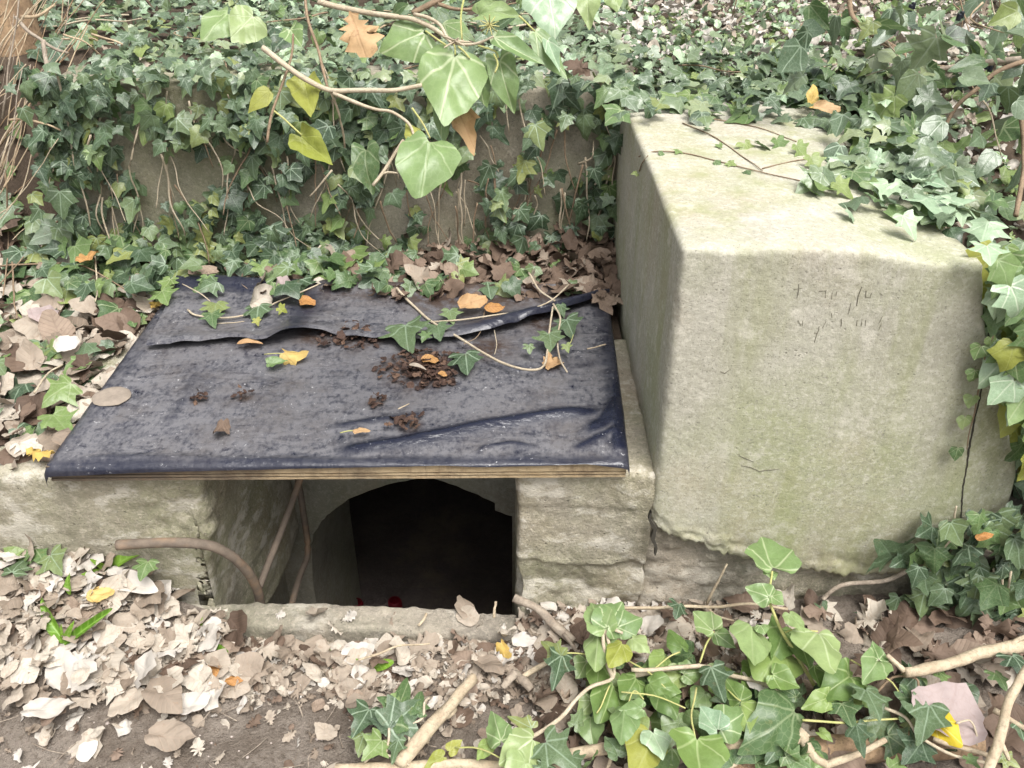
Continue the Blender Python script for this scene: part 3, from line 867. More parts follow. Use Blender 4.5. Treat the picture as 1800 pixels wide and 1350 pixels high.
for j in range(NTt + 1):
    for i in range(NS + 1):
        s = -.012 + 1.024 * i / NS; t = -.016 + 1.03 * j / NTt
        p = bil(min(1, max(0, s)), min(1, max(0, t)))
        h, c = sheet_h(p)
        z = ZB - .0035 + h + .0025 * nz(p.x, p.y, 0, 5, 3) + .0012 * nz(p.x, p.y, 3, 22, 2)
        x, y = p.x, p.y
        e = 0
        if t < .006:                                 # turned down over the front edge
            k = (.006 - t) / .022
            dr = interp([(0, .024), (.12, .017), (.3, .012), (.5, .008), (.62, .006), (.68, .002), (.74, .007), (.85, .005), (.93, .001), (1, .014)], s)
            z -= k * dr; y = p.y - .004 - .004 * math.sin(k * 1.5); e = .85
        if s < .006: k = (.006 - s) / .018; z -= k * .034; x -= .005; e = .85
        if s > .994: k = (s - .994) / .018; z -= k * .032; x += .006; e = .85
        c = max(c, e, .85 * smooth(.05, .0, t + .012 * nz(s * 20, 0, 0, 2, 2)), .75 * smooth(.955, .99, s + .012 * nz(t * 20, 0, 4, 2, 2)), .55 * smooth(.05, .0, s))
        m = 0
        for mp, r in MUDP:
            d = math.hypot((p.x - mp.x), (p.y - mp.y)) / r
            m = max(m, smooth(1, .2, d))
        V.append((x, y, z)); clean.append(c); mud.append(m)
Fc = [(j * (NS + 1) + i, j * (NS + 1) + i + 1, (j + 1) * (NS + 1) + i + 1, (j + 1) * (NS + 1) + i) for j in range(NTt) for i in range(NS)]
plas = mesh_obj("plastic_sheet", V, Fc, M["plastic"])
tag(plas, "dusty black plastic sheeting stretched and folded over the plywood hatch", "sheet")
def setattr_f(ob, name, vals):
    a = ob.data.attributes.new(name, 'FLOAT', 'POINT'); a.data.foreach_set("value", vals)
setattr_f(plas, "clean", clean); setattr_f(plas, "mud", mud)
# folded-back flap along the rear
FL_F = [(258, 612), (330, 608), (400, 600), (450, 607), (490, 604), (540, 592), (570, 588), (610, 597), (680, 599), (735, 601), (800, 598), (860, 590), (960, 560), (1071, 522)]
FL_B = [(318, 492), (380, 494), (470, 500), (560, 503), (700, 508), (860, 512), (1000, 512), (1071, 519)]
def along(pl, s):
    L = [0]
    for a, b in zip(pl, pl[1:]): L.append(L[-1] + math.dist(a, b))
    d = s * L[-1]
    for i in range(len(pl) - 1):
        if d <= L[i + 1] + 1e-6:
            k = (d - L[i]) / max(1e-6, L[i + 1] - L[i]); return tuple(pl[i][q] + (pl[i + 1][q] - pl[i][q]) * k for q in (0, 1))
    return pl[-1]
V, clean, mud = [], [], []
A, B = 120, 26
for j in range(B + 1):
    t = j / B
    for i in range(A + 1):
        s = i / A
        f_ = along(FL_F, s); b_ = along(FL_B, s)
        p = PZ(f_[0] + (b_[0] - f_[0]) * t, f_[1] + (b_[1] - f_[1]) * t, ZB + .006)
        lip = .012 * smooth(.22, 0, t) * (.35 + .65 * abs(nz(s * 7, 0, 1, 1.6, 2)) * 2) + .014 * math.exp(-((s - .30) / .05) ** 2) * smooth(.5, 0, t)
        roll = .018 * math.exp(-((t - .16) / .14) ** 2) * smooth(.58, .75, s)
        z = ZB + .012 + .004 * nz(s * 6, 2, 0, 1.5, 2) + lip * 1.3 + roll * 1.25 + .006 * nz(p.x, p.y, 7, 6, 3) + .022 * smooth(.80, .95, t) * (1 - smooth(.95, 1.0, t)) + .002
        V.append((p.x, p.y, z - .006 * smooth(.03, 0, t) * (1 - math.exp(-((s - .30) / .05) ** 2)) - .010 * smooth(.97, 1, s)))
        clean.append(max(.9 * smooth(.62, .72, s) * smooth(.5, .3, t), .9 * smooth(.74, .84, t) * (1 - .7 * smooth(.2, .5, s)), .35 * smooth(.06, .0, t), .8 * math.exp(-((s - .31) / .045) ** 2)))
        mud.append(.8 * smooth(.15, .5, s) * smooth(.45, .9, t) + .5 * smooth(.5, .6, s) * smooth(.3, .6, t))
Fc = [(j * (A + 1) + i, j * (A + 1) + i + 1, (j + 1) * (A + 1) + i + 1, (j + 1) * (A + 1) + i) for j in range(B) for i in range(A)]
fl = mesh_obj("flap", V, Fc, M["plastic"], plas)
setattr_f(fl, "clean", clean); setattr_f(fl, "mud", mud)

# ================================================================== PIPES AND RUBBISH IN THE PIT
pipe = [PY(u, v_, y) for u, v_, y in ((206, 958, 1.405), (260, 955, 1.405), (330, 954, 1.41), (385, 965, 1.425), (425, 993, 1.45), (448, 1025, 1.48), (457, 1058, 1.50), (460, 1100, 1.52), (462, 1180, 1.53))]
o = tube("bent_pipe", pipe, .0115, .0115, M["rust"], None, 12, 8, .0015, .08)
tag(o, "rusty bent iron pipe curving over the pit's left edge", "pipe")
o = tube("iron_rod", [PY(533, 828, 1.74), PY(505, 905, 1.64), PY(478, 975, 1.57), PY(455, 1035, 1.515)], .0085, .0085, M["rust"], None, 10, 8, .001, .08)
tag(o, "straight rusty rod leaning from under the hatch onto the bent pipe", "rod")
o = tube("iron_rod", [PY(522, 830, 1.97), PY(533, 900, 1.93), PY(541, 968, 1.89), PY(528, 1010, 1.82), PY(513, 1062, 1.74), PY(500, 1120, 1.68)], .0095, .0095, M["rust"], None, 10, 8, .001, .08)
tag(o, "kinked dull rod standing in the pit beside the arch jamb", "rod")

def candle(u, v_, red, label):
    p = PZ(u, v_, -1.0); r, h = .03, .07
    prof = [(0, 0), (.8, 0), (.95, .08), (1, .25), (1, .75), (.88, .92), (.8, 1.0), (.6, 1.0)]
    V, Fc, n = [], [], 14
    for rr, zz_ in prof:
        for k in range(n): V.append((p.x + r * rr * math.cos(6.2832 * k / n), p.y + r * rr * math.sin(6.2832 * k / n), -1.04 + h * zz_))
    for i in range(len(prof) - 1):
        for k in range(n): Fc.append((i * n + k, i * n + (k + 1) % n, (i + 1) * n + (k + 1) % n, (i + 1) * n + k))
    tag(mesh_obj("votive_cup" if red else "pale_block", V, Fc, M["red"] if red else M["room_block"]), label, "cup" if red else "block")
M["room_block"] = plain("dull_block", (.16, .13, .12), .9)
candle(627, 1068, True, "small red cup on the dark floor beside the arch's left jamb")
candle(694, 1065, True, "small red cup in the dark, second from the left jamb")
candle(652, 1068, False, "pale block between the two red cups in the dark")
candle(672, 1067, False, "pale block touching the right red cup in the dark")

# ================================================================== IVY ON THE WALL
BARE = [(320, 300, 75, 48), (345, 165, 40, 30), (885, 235, 55, 45), (1000, 245, 55, 50), (800, 370, 60, 60), (560, 330, 40, 40), (255, 250, 40, 30), (940, 150, 20, 25), (690, 350, 30, 60), (970, 360, 40, 40), (160, 330, 30, 30)]
def wall_keep(u, v_):
    for (a, b, rx, ry) in BARE:
        if ((u - a) / rx) ** 2 + ((v_ - b) / ry) ** 2 < 1: return .12
    return 1.0
def wall_leaf(pl, x, z, mat=None, sz=None):
    y = 2.47 - .012 - U(0, .05) - .04 * max(0, rng.gauss(0, 1))
    tip = Vector((U(-1.1, 1.1), -.25 + U(-.5, .4), -1))
    nrm = Vector((U(-.9, .9), -1, U(-.2, 1.1)))
    s = sz or U(.026, .068) * (1.15 if rng.random() < .25 else 1)
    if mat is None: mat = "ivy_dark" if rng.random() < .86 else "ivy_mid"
    pl.add(rng.choice(LV["ivy"]), frame((x, y, z), tip, nrm, s, U(.85, 1.1)), mat)

def vine(pl, start, step, n, drift, mat="stem_pale", r=.0025, wander=.35):
    p, d = Vector(start), Vector(drift).normalized()
    pts = [p.copy()]
    for i in range(n):
        d = (d + rdir(wander)).normalized(); d = (d * .6 + Vector(drift).normalized() * .4).normalized()
        p = p + d * step; p.y = min(p.y, 2.455)
        pts.append(p.copy())
    pl.stem(pts, r * U(.8, 1.3), mat=mat); return pts

wl = Plant("ivy_plant", (-.75, 2.45, .45), "dark ivy hanging down the left half of the retaining wall")
wr = Plant("ivy_plant", (-.1, 2.45, .45), "sparser ivy on the retaining wall's right half, next to the block")
cnt = 0
while cnt < 1000:
    x, z = U(-1.36, .33), U(.40, 1.0)
    u, v_, d = proj((x, 2.44, z))
    k = wall_keep(u, v_)
    dens = .55 + .45 * smooth(290, 170, v_)
    if u > 640: dens *= .75
    if u > 880: dens *= .8
    dens *= .35 + 1.1 * max(0, .5 + 1.5 * nz(x, 0, z, 6, 2))
    if rng.random() > k * dens: continue
    wall_leaf(wl if u < 640 else wr, x, z); cnt += 1
for (u0, v0, u1, v1) in ((110, 120, 165, 445), (168, 165, 180, 300), (240, 190, 242, 405), (285, 270, 330, 440), (430, 330, 545, 440), (370, 215, 420, 270), (590, 150, 610, 330), (545, 20, 600, 300), (150, 235, 185, 420),
                         (330, 180, 400, 330), (470, 220, 520, 400), (600, 320, 660, 450)):
    a, b = PY(u0, v0, 2.40), PY(u1, v1, 2.42)
    m = [a.lerp(b, t) + Vector((U(-.02, .02), U(-.02, .02), 0)) for t in (0, .25, .5, .75, 1)]
    wl.stem(m, U(.002, .0038), mat="stem_pale")
for (u0, v0, u1, v1) in ((700, 260, 640, 440), (855, 310, 875, 380), (905, 380, 930, 300), (815, 320, 880, 330), (890, 60, 895, 230), (940, 340, 945, 395), (905, 365, 945, 388), (1060, 150, 1075, 245), (1045, 325, 1090, 270), (1020, 290, 1045, 250), (670, 190, 690, 330), (780, 300, 770, 430), (850, 240, 870, 300)):
    a, b = PY(u0, v0, 2.42), PY(u1, v1, 2.43)
    m = [a.lerp(b, t) + Vector((U(-.015, .015), U(-.02, .02), 0)) for t in (0, .33, .66, 1)]
    wr.stem(m, U(.0018, .0032), mat=rng.choice(["stem_pale", "stem_brown"]))
for i in range(60): vine(wl if i % 2 else wr, (U(-1.3, -.35) if i % 2 else U(-.35, .3), 2.42, U(.6, .97)), .05, rng.randint(3, 7), (U(-.4, .4), 0, -1), rng.choice(["stem_pale", "stem_brown"]))
wl.done(); wr.done()

# ================================================================== HILLSIDE GROUND COVER
hv = Plant("ivy_ground_cover", (-.4, 2.9, .93), "carpet of grey-green ivy on the bank above the retaining wall")
n_ = 0
while n_ < 4300:
    y = 2.5 + 2.6 * rng.random() ** 1.15; x = U(-1.05 * y, .98 * y)
    if x < -1.25 and y < 2.95: continue
    if x > .9 and y < 2.75: continue
    u, v_, d = proj((x, y, hill_z(x, y)))
    if not (-80 < u < 1880): continue
    thin = 1.0
    if u > 1100: thin = .95 * smooth(40, 120, v_ - max(0, u - 1150) * .05 - max(0, u - 1430) * .7) + .04
    if rng.random() > thin * (.55 + 1.1 * max(0, .45 + nz(x, y, 0, 2.6, 2))): continue
    z = hill_z(x, y) + .015 + abs(rng.gauss(0, .03)) + (.03 if y < 2.75 else 0)
    if y < 2.62: y -= U(0, .16)
    tip = Vector((U(-1, 1), U(-1, .4), U(-.6, .15))); nrm = Vector((U(-.7, .7), U(-.9, .3), 1))
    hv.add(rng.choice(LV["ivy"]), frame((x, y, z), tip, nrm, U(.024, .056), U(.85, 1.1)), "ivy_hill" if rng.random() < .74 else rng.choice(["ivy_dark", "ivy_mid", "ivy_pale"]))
    n_ += 1
for i in range(50):
    y = U(2.55, 4); x = U(-1.0 * y, .8 * y)
    if x < -1.25 and y < 2.9: continue
    pts = [Vector((x, y, hill_z(x, y) + .04))]; a = U(0, 6.28)
    for k in range(5):
        a += U(-.6, .6); q = pts[-1] + Vector((math.cos(a), math.sin(a), U(-.1, .15))) * .07; q.z = max(q.z, hill_z(q.x, q.y) + .02); pts.append(q)
    hv.stem(pts, U(.002, .004), mat=rng.choice(["stem_pale", "stem_brown", "reed"]))
hv.done()

# ================================================================== IVY ON AND BESIDE THE BLOCK
TOPIVY = [(1120, 150), (1180, 196), (1290, 222), (1330, 215), (1420, 225), (1500, 250), (1480, 300), (1420, 330), (1560, 390), (1620, 400), (1700, 430), (1760, 470), (1760, 380), (1640, 240), (1540, 150), (1400, 90), (1200, 90)]
bt = Plant("ivy_plant", (.8, 1.9, .9), "ivy creeping across the back and right of the block's top")
n_ = 0
def blk_top(x, y): return .905 - .03 * smooth(.58, .82, x) * (1 - smooth(1.44, 2.45, y)) + .012
while n_ < 520:
    x, y = U(.33, 1.25), U(1.45, 2.75)
    zt = blk_top(x, y) if x < .9 else (hill_z(x, y) if x > 1.0 else .86)
    u, v_, d = proj((x, y, zt))
    if not inpoly(u, v_, TOPIVY): continue
    if x > .95 and y < 1.8 and rng.random() < .4: continue
    edge = 1.0 if inpoly(u - 25, v_ + 30, TOPIVY) else .45
    if rng.random() > edge: continue
    z = zt + .012 + abs(rng.gauss(0, .02)) + (.06 * rng.random() if x > .85 else 0)
    tip = Vector((U(-1, .6), U(-1, .2), U(-.5, .1))); nrm = Vector((U(-.6, .6), U(-.9, .2), 1))
    r_ = rng.random()
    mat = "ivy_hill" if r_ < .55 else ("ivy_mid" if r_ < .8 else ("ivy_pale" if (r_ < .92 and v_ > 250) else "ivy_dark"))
    bt.add(rng.choice(LV["ivy"]), frame((x, y, z), tip, nrm, U(.036, .074), U(.85, 1.1)), mat); n_ += 1
for i in range(42):
    u, v_ = U(1090, 1290), U(140, 205); p = PZ(u, v_, U(.90, .97)); p.y = min(p.y, 2.62)
    bt.add(rng.choice(LV["ivy"]), frame(p, (U(-1, .6), U(-1, -.1), U(-.7, 0)), (U(-.6, .6), U(-1, 0), 1), U(.04, .07)), rng.choice(["ivy_hill", "ivy_hill", "ivy_mid", "ivy_dark"]))
# large pale leaves at the block's right top corner
for (bu, bv, tu, tv, k, mt) in ((1562, 322, 1548, 352, "star", "ivy_pale"), (1490, 365, 1500, 380, "star", "ivy_pale"), (1588, 378, 1600, 402, "star", "ivy_pale"), (1640, 345, 1690, 425, "star", "ivy_pale"),
                                (1735, 430, 1745, 470, "star", "ivy_pale"), (1660, 350, 1640, 385, "star", "ivy_pale"), (1420, 330, 1432, 342, "star", "ivy_mid"), (1470, 320, 1490, 340, "star", "ivy_mid"), (1500, 300, 1530, 330, "star", "ivy_mid"),
                                (1310, 250, 1318, 268, "star", "ivy_mid"), (1340, 252, 1348, 262, "star", "ivy_mid"), (1365, 245, 1372, 262, "star", "ivy_mid"), (1400, 255, 1412, 272, "star", "ivy_mid"), (1425, 275, 1436, 295, "star", "ivy_mid")):
    a = PZ(bu, bv, .935); b = PZ(tu, tv, .915); L = min(.095, max(.05, (b - a).length))
    bt.add(rng.choice(LV[k]), frame(a, b - a, Vector((U(-.2, .2), -.25, 1)), L * .95, 1.05), mt)
for px in ([(1125, 275), (1150, 268), (1200, 270), (1262, 285), (1330, 303), (1400, 318), (1450, 330)], [(1200, 218), (1260, 245), (1310, 280), (1340, 302)], [(1125, 300), (1132, 285), (1140, 275)], [(1340, 298), (1390, 285), (1440, 278)], [(1215, 205), (1260, 212), (1330, 225), (1400, 250)]):
    bt.stem([on_block(u, v_, .0025) for u, v_ in px], .0018, .0012, "stem_brown", wob=.002)
for (u, v_) in ((1125, 303), (1158, 272), (1193, 268), (1262, 258), (1255, 287), (1278, 290), (1310, 303), (1245, 228)):
    a = on_block(u, v_, .006); bt.add(rng.choice(LV["ivy"]), frame(a, (U(-1, 1), U(-1, 0), -.1), (U(-.3, .3), -.4, 1), U(.018, .03)), "ivy_mid")
bt.done()

# ivy on the right flank of the block, cascading down
rs = Plant("ivy_plant", (1.15, 1.5, .1), "bright ivy cascading down along the block's right edge")
n_ = 0
SIDE = [(1720, 455), (1745, 520), (1752, 600), (1775, 690), (1785, 790), (1800, 860), (1890, 900), (1890, 430), (1780, 420)]
while n_ < 430:
    y = U(1.36, 1.72); z = U(.15, .93)
    x = interp(RIGHT, z) + U(.0, .32)
    u, v_, d = proj((x, y, z))
    if not inpoly(u, v_, SIDE): continue
    tip = Vector((U(-.8, .8), -.3, -1)); nrm = Vector((U(-.5, .5), -1, U(.2, 1.0)))
    r_ = rng.random()
    rs.add(rng.choice(LV["ivy"]), frame((x, y, z), tip, nrm, U(.045, .08)), "ivy_pale" if r_ < .32 else ("ivy_light" if r_ < .45 else ("ivy_mid" if r_ < .8 else "ivy_yellow"))); n_ += 1
for i in range(12):
    x = U(1.0, 1.3); a = Vector((x - .1, U(1.42, 1.6), U(.75, .9))); rs.stem([a, a + Vector((.06, -.02, -.2)), a + Vector((.12, -.03, -.45)), a + Vector((.2, -.05, -.7))], .0028, mat="stem_brown")
rs.done()

# seedling of ivy climbing the crack
cr = Plant("ivy_seedling", (1.02, 1.42, .2), "thin line of round pale-green ivy leaves climbing the block's crack")
cr.stem([PY(u, v_, YF - .03) for u, v_ in ((1745, 590), (1733, 620), (1725, 665), (1718, 705), (1708, 745), (1700, 790))], .0018, .0012, "stem_brown")
for (u, v_, s, mt) in ((1725, 618, 26, "ivy_light"), (1716, 660, 22, "ivy_light"), (1736, 668, 20, "ivy_light"), (1711, 705, 22, "ivy_light"), (1697, 743, 24, "ivy_light"), (1684, 798, 24, "ivy_mid"), (1742, 600, 18, "ivy_light")):
    a = PY(u, v_ - s * .4, YF - .032); cr.add(rng.choice(LV["heart"]), frame(a, (U(-.3, .3), -.2, -1), (U(-.3, .3), -1, .5), s / F_PX * 1.75, 1.15), mt)
cr.done()

# lower right: ivy over the footing
lr = Plant("ivy_plant", (1.0, 1.38, .05), "dark ivy clinging to the footing below the block's right corner")
def hero(pl, bu, bv, tu, tv, kind, mat, h=None, depth=None, tilt=.0, wid=1.0, pet=None):
    """a leaf whose stalk end and tip are given; stands at height h above the ground (or at a given distance)"""
    def at(u, v_, extra=0):
        if depth is not None: return PD(u, v_, depth + extra)
        p = PZ(u, v_, h + extra)
        if p.y > 1.40: p = PY(u, v_, 1.40 - extra)
        return p
    a = at(bu, bv); b = at(tu, tv, -tilt)
    # keep leaves roughly facing the light and the lens: foreshortened blades get length back
    t = b - a
    nrm = TO_CAM * .75 + Vector((U(-.35, .35), 0, .55))
    L = t.length
    pl.add(rng.choice(LV[kind]), frame(a, t, nrm, L * 1.14, wid), mat)
    if pet is not None:
        c = at(*pet); tube("petiole", [a, a.lerp(c, .5) + Vector((0, 0, .008)), c], .0014, .0018, M["petiole"], pl.e, 5, 4)
    return a
for (bu, bv, tu, tv, k, mt) in ((1655, 998, 1662, 1042, "star", "ivy_dark"), (1488, 1082, 1492, 1110, "star", "ivy_dark"), (1575, 985, 1602, 962, "star", "ivy_dark"), (1570, 980, 1552, 956, "star", "ivy_dark"), (1600, 975, 1575, 992, "star", "ivy_dark"),
                                (1650, 930, 1665, 945, "star", "ivy_mid"), (1640, 925, 1625, 935, "star", "ivy_dark"), (1700, 915, 1735, 930, "star", "ivy_dark"), (1655, 965, 1640, 985, "star", "ivy_dark"), (1700, 975, 1725, 990, "star", "ivy_dark"),
                                (1650, 1095, 1640, 1130, "star", "ivy_dark"), (1670, 1100, 1690, 1125, "star", "ivy_dark"), (1720, 1095, 1730, 1120, "star", "ivy_dark"), (1620, 1050, 1605, 1075, "star", "ivy_dark"), (1580, 1050, 1570, 1080, "star", "ivy_dark"),
                                (1760, 985, 1775, 1010, "star", "ivy_mid"), (1770, 900, 1800, 925, "star", "ivy_dark"), (1620, 1140, 1610, 1160, "star", "ivy_dark"), (1460, 1075, 1445, 1090, "star", "ivy_dark"), (1640, 1060, 1655, 1085, "star", "ivy_dark"), (1500, 1110, 1490, 1135, "star", "ivy_dark")):
    a = PY(bu, bv, 1.40); b = PY(tu, tv, 1.385); lr.add(rng.choice(LV[k]), frame(a, b - a, Vector((U(-.3, .3), -1, .6)), max(.05, (b - a).length) * 1.15, 1.1), mt)
n_ = 0
while n_ < 120:
    u, v_ = U(1570, 1840), U(900, 1190)
    if u < 1620 and v_ < 960: continue
    if rng.random() > smooth(1560, 1740, u): continue
    a = PY(u, v_, U(1.34, 1.43)); lr.add(rng.choice(LV["ivy"]), frame(a, (U(-.7, .7), -.3, -1), (U(-.5, .5), -1, U(.2, .9)), U(.045, .075)), "ivy_dark" if rng.random() < .8 else "ivy_mid"); n_ += 1
for px in ([(1745, 1000), (1748, 1060), (1740, 1130)], [(1775, 1005), (1765, 1070), (1745, 1130)], [(1760, 1010), (1762, 1080), (1758, 1130)], [(1688, 940), (1680, 910), (1682, 890)], [(1630, 1010), (1650, 975), (1670, 950)]):
    lr.stem([PY(u, v_, 1.37) for u, v_ in px], .0028, .002, "stem_pale")
lr.stem([PY(u, v_, 1.405) for u, v_ in ((1420, 1095), (1440, 1060), (1480, 1030), (1550, 1022), (1600, 1000), (1640, 985), (1680, 960))], .005, .006, "stick_grey", 7)
lr.done()

# ivy over the left bank beside the hatch
lb = Plant("ivy_plant", (-1.15, 1.9, .39), "ivy trailing over dead leaves on the bank left of the hatch")
n_ = 0
while n_ < 150:
    x, y = U(-1.75, -.98), U(1.55, 2.5)
    if x > -1.0 - .02: continue
    u, v_, d = proj((x, y, .42))
    if u < -60 or u > 330: continue
    if rng.random() > .45 + .9 * nz(x, y, 0, 6, 2) + .25 * smooth(600, 450, v_): continue
    z = bank_z(x, y) + .03 + abs(rng.gauss(0, .025))
    lb.add(rng.choice(LV["ivy"]), frame((x, y, z), (U(-1, 1), U(-1, .1), U(-.4, 0)), (U(-.5, .5), U(-.9, 0), 1), U(.05, .085)), "ivy_mid" if rng.random() < .55 else "ivy_dark"); n_ += 1
n_ = 0
while n_ < 150:                         # strip between wall foot and hatch
    u, v_ = U(60, 1000), U(400, 500)
    if u > 620 and v_ < 440: continue
    if rng.random() > (1.0 if 480 < u < 700 else (.5 if u < 700 else .22)): continue
    p = PZ(u, v_, .47 + U(0, .05))
    if p.y > 2.45: p.y = 2.43
    lb.add(rng.choice(LV["ivy"]), frame(p, (U(-1, 1), U(-1, -.1), U(-.6, 0)), (U(-.5, .5), U(-1, -.2), .8), U(.045, .08)), "ivy_dark" if rng.random() < .7 else "ivy_mid"); n_ += 1
for i in range(110):                    # the steep earth at the far left
    x, y = U(-2.0, -1.33), U(2.3, 2.98); z = bank_z(x, y) + U(.01, .05)
    lb.add(rng.choice(LV["ivy"]), frame((x, y, z), (U(-1, 1), U(-1, -.2), U(-1, -.2)), (U(-.5, .5), -1, U(.3, 1)), U(.035, .075)), "ivy_dark" if rng.random() < .75 else "ivy_mid")
for px in ([(0, 468), (80, 462), (150, 470), (240, 520)], [(20, 450), (25, 520), (30, 560)], [(60, 690), (85, 655), (110, 640)], [(165, 440), (170, 500), (168, 530)], [(0, 380), (40, 430), (80, 460)], [(10, 300), (15, 420), (5, 520)], [(110, 380), (60, 430), (0, 500)]):
    lb.stem([PZ(u, v_, .47) if PZ(u, v_, .47).y < 2.45 else PY(u, v_, 2.44) for u, v_ in px], .003, .002, rng.choice(["stem_pale", "stem_brown"]))
lb.done()

# runner of ivy across the hatch
rn = Plant("ivy_runner", (.05, 2.0, ZB), "loose ivy runner with a pale stem lying across the plastic sheet", "ivy")
def B(u, v_, h=.02): return PZ(u, v_, ZB + h)
rn.stem([B(697, 505, .04), B(730, 540), B(760, 565), B(800, 590), B(850, 620), B(900, 643), B(935, 650), B(955, 642), B(963, 610), B(966, 575), B(972, 540, .04)], .0036, .0026, "stem_pale", 6)
rn.stem([B(972, 535, .04), B(985, 560, .03), B(980, 600), B(985, 630), B(998, 655)], .0028, .002, "stem_pale")
rn.stem([B(760, 565), B(810, 562, .03), B(900, 550, .035), B(960, 535, .04), B(1000, 500, .06)], .0026, .002, "stem_pale")
rn.stem([B(930, 480, .06), B(945, 505, .05), B(975, 530, .04)], .003, .0025, "stem_pale")
rn.stem([B(856, 525, .04), B(850, 560), B(840, 590), B(815, 605)], .0014, .001, "stem_brown")
rn.stem([B(868, 580), B(873, 600), B(870, 622)], .0014, .001, "stem_pale")
rn.stem([B(1010, 585), B(1000, 605), B(988, 615)], .0012, .001, "petiole")
for (bu, bv, tu, tv, k) in ((762, 488, 768, 515, "star"), (712, 570, 716, 610, "star"), (768, 570, 775, 598, "star"), (790, 545, 795, 568, "star"), (818, 618, 822, 655, "star"), (985, 535, 990, 555, "star"), (965, 585, 970, 615, "star"),
                            (930, 605, 932, 622, "star"), (995, 560, 1008, 590, "star"), (862, 562, 866, 575, "star"), (750, 585, 742, 602, "star"), (690, 470, 680, 500, "star"), (640, 470, 650, 500, "star"), (995, 605, 1000, 620, "star"), (575, 470, 590, 510, "star"), (610, 440, 605, 480, "star")):
    a, b = B(bu, bv, .035), B(tu, tv, .022); rn.add(rng.choice(LV[k]), frame(a, b - a, TO_CAM + Vector((U(-.3, .3), 0, .5)), (b - a).length * 1.05, .95), "ivy_dark" if rng.random() < .75 else "ivy_mid")
rn.done()
r2 = Plant("ivy_runner", (-.75, 2.2, ZB), "short ivy runner curving over the hatch's back left corner", "ivy")
r2.stem([B(330, 545, .02), B(345, 555), B(390, 560), B(440, 552), B(490, 530, .03), B(540, 510, .05), B(560, 500, .06)], .003, .002, "stem_pale")
r2.stem([B(320, 500, .05), B(350, 515, .05), B(370, 530, .03)], .0018, .0014, "stem_pale")
r2.stem([B(380, 570, .012), B(410, 568, .012), B(430, 565, .012)], .0016, .001, "stem_pale")
for (bu, bv, tu, tv, mt) in ((380, 530, 376, 558, "ivy_dark"), (372, 550, 374, 572, "ivy_mid"), (365, 485, 362, 505, "ivy_mid"), (455, 535, 450, 565, "ivy_dark"), (490, 540, 505, 548, "ivy_yellow"), (450, 560, 455, 572, "ivy_yellow"), (285, 510, 295, 535, "ivy_mid"), (530, 490, 525, 520, "ivy_dark"), (300, 490, 285, 512, "ivy_mid")):
    a, b = B(bu, bv, .04), B(tu, tv, .025); r2.add(rng.choice(LV["star"]), frame(a, b - a, TO_CAM + Vector((U(-.3, .3), 0, .5)), (b - a).length * 1.05, 1), mt)
r2.done()

# ================================================================== OVERHANGING SHOOT (near the camera)
DS = 1.30
ov = Plant("ivy_branch", tuple(PD(760, 60, DS)), "overhanging ivy branch with big pale-green leaves before the wall")
for (bu, bv, tu, tv, k, mt, wd, dd) in (
    (800, 97, 772, 214, "heart", "ivy_light", .86, 0), (826, 103, 853, 174, "heart", "ivy_light", .75, .03), (876, 102, 900, 192, "heart", "ivy_light", .62, .02), (790, 130, 770, 222, "heart", "ivy_light", .5, .05),
    (748, 54, 666, 92, "heart", "ivy_light", .86, .02), (756, 243, 740, 347, "heart", "ivy_light", .88, -.02), (735, 245, 712, 214, "heart", "ivy_yellow", .7, 0), (727, 240, 717, 268, "heart", "ivy_light", .5, 0),
    (868, 66, 950, 112, "adult", "ivy_light", .55, 0), (940, 55, 1000, 145, "adult", "ivy_light", .45, .02), (962, 70, 985, 128, "adult", "ivy_pale", .4, .02), (838, 22, 910, 22, "heart", "ivy_light", .62, .02), (840, 30, 880, 45, "adult", "ivy_dark", .8, .06), (868, 52, 915, 20, "adult", "ivy_dark", .6, .06),
    (965, -18, 978, 72, "heart", "ivy_pale", .85, .04), (1032, -25, 1034, 42, "heart", "ivy_light", .7, .05), (1075, -20, 1090, 18, "heart", "ivy_light", .8, .05), (445, 28, 404, 68, "heart", "ivy_light", 1.1, 0), (402, 20, 355, 68, "heart", "ivy_light", .8, .02), (510, 52, 531, 82, "heart", "ivy_light", .85, .04),
    (458, 58, 438, 88, "heart", "ivy_mid", .9, .04), (505, 58, 480, 92, "heart", "ivy_dark", .8, .08), (535, 143, 548, 207, "heart", "ivy_yellow", .62, .03), (474, 160, 438, 190, "adult", "ivy_yellow", .75, .03), (528, 240, 586, 290, "heart", "ivy_yellow", .55, .04),
    (640, 258, 650, 335, "heart", "ivy_mid", .7, .25), (700, 45, 745, 60, "adult", "ivy_mid", .7, .05), (780, 40, 825, 65, "adult", "ivy_light", .7, .08), (770, 15, 790, 60, "adult", "ivy_mid", .7, .1), (690, 25, 712, 8, "adult", "ivy_mid", .8, .03), (480, 5, 490, 18, "adult", "ivy_dark", 1, .1), (560, 55, 555, 85, "heart", "ivy_mid", .8, .12)):
    a = PD(bu, bv, DS + dd); b = PD(tu, tv, DS + dd - U(-.01, .03))
    ov.add(rng.choice(LV[k]), frame(a, b - a, TO_CAM + Vector((U(-.25, .25), 0, U(-.1, .5))), (b - a).length, wd), mt)
def O(px, d=0): return [PD(u, v_, DS + d + (q[0] if q else 0)) for (u, v_, *q) in px]
ov.stem(O([(460, 84), (500, 112), (540, 140), (578, 159), (620, 161), (680, 158), (742, 150)]), .0048, .0032, "stem_pale", 7)
ov.stem(O([(585, 165), (620, 180), (660, 192), (690, 195), (718, 215), (728, 240)]), .003, .002, "stem_pale", 6)
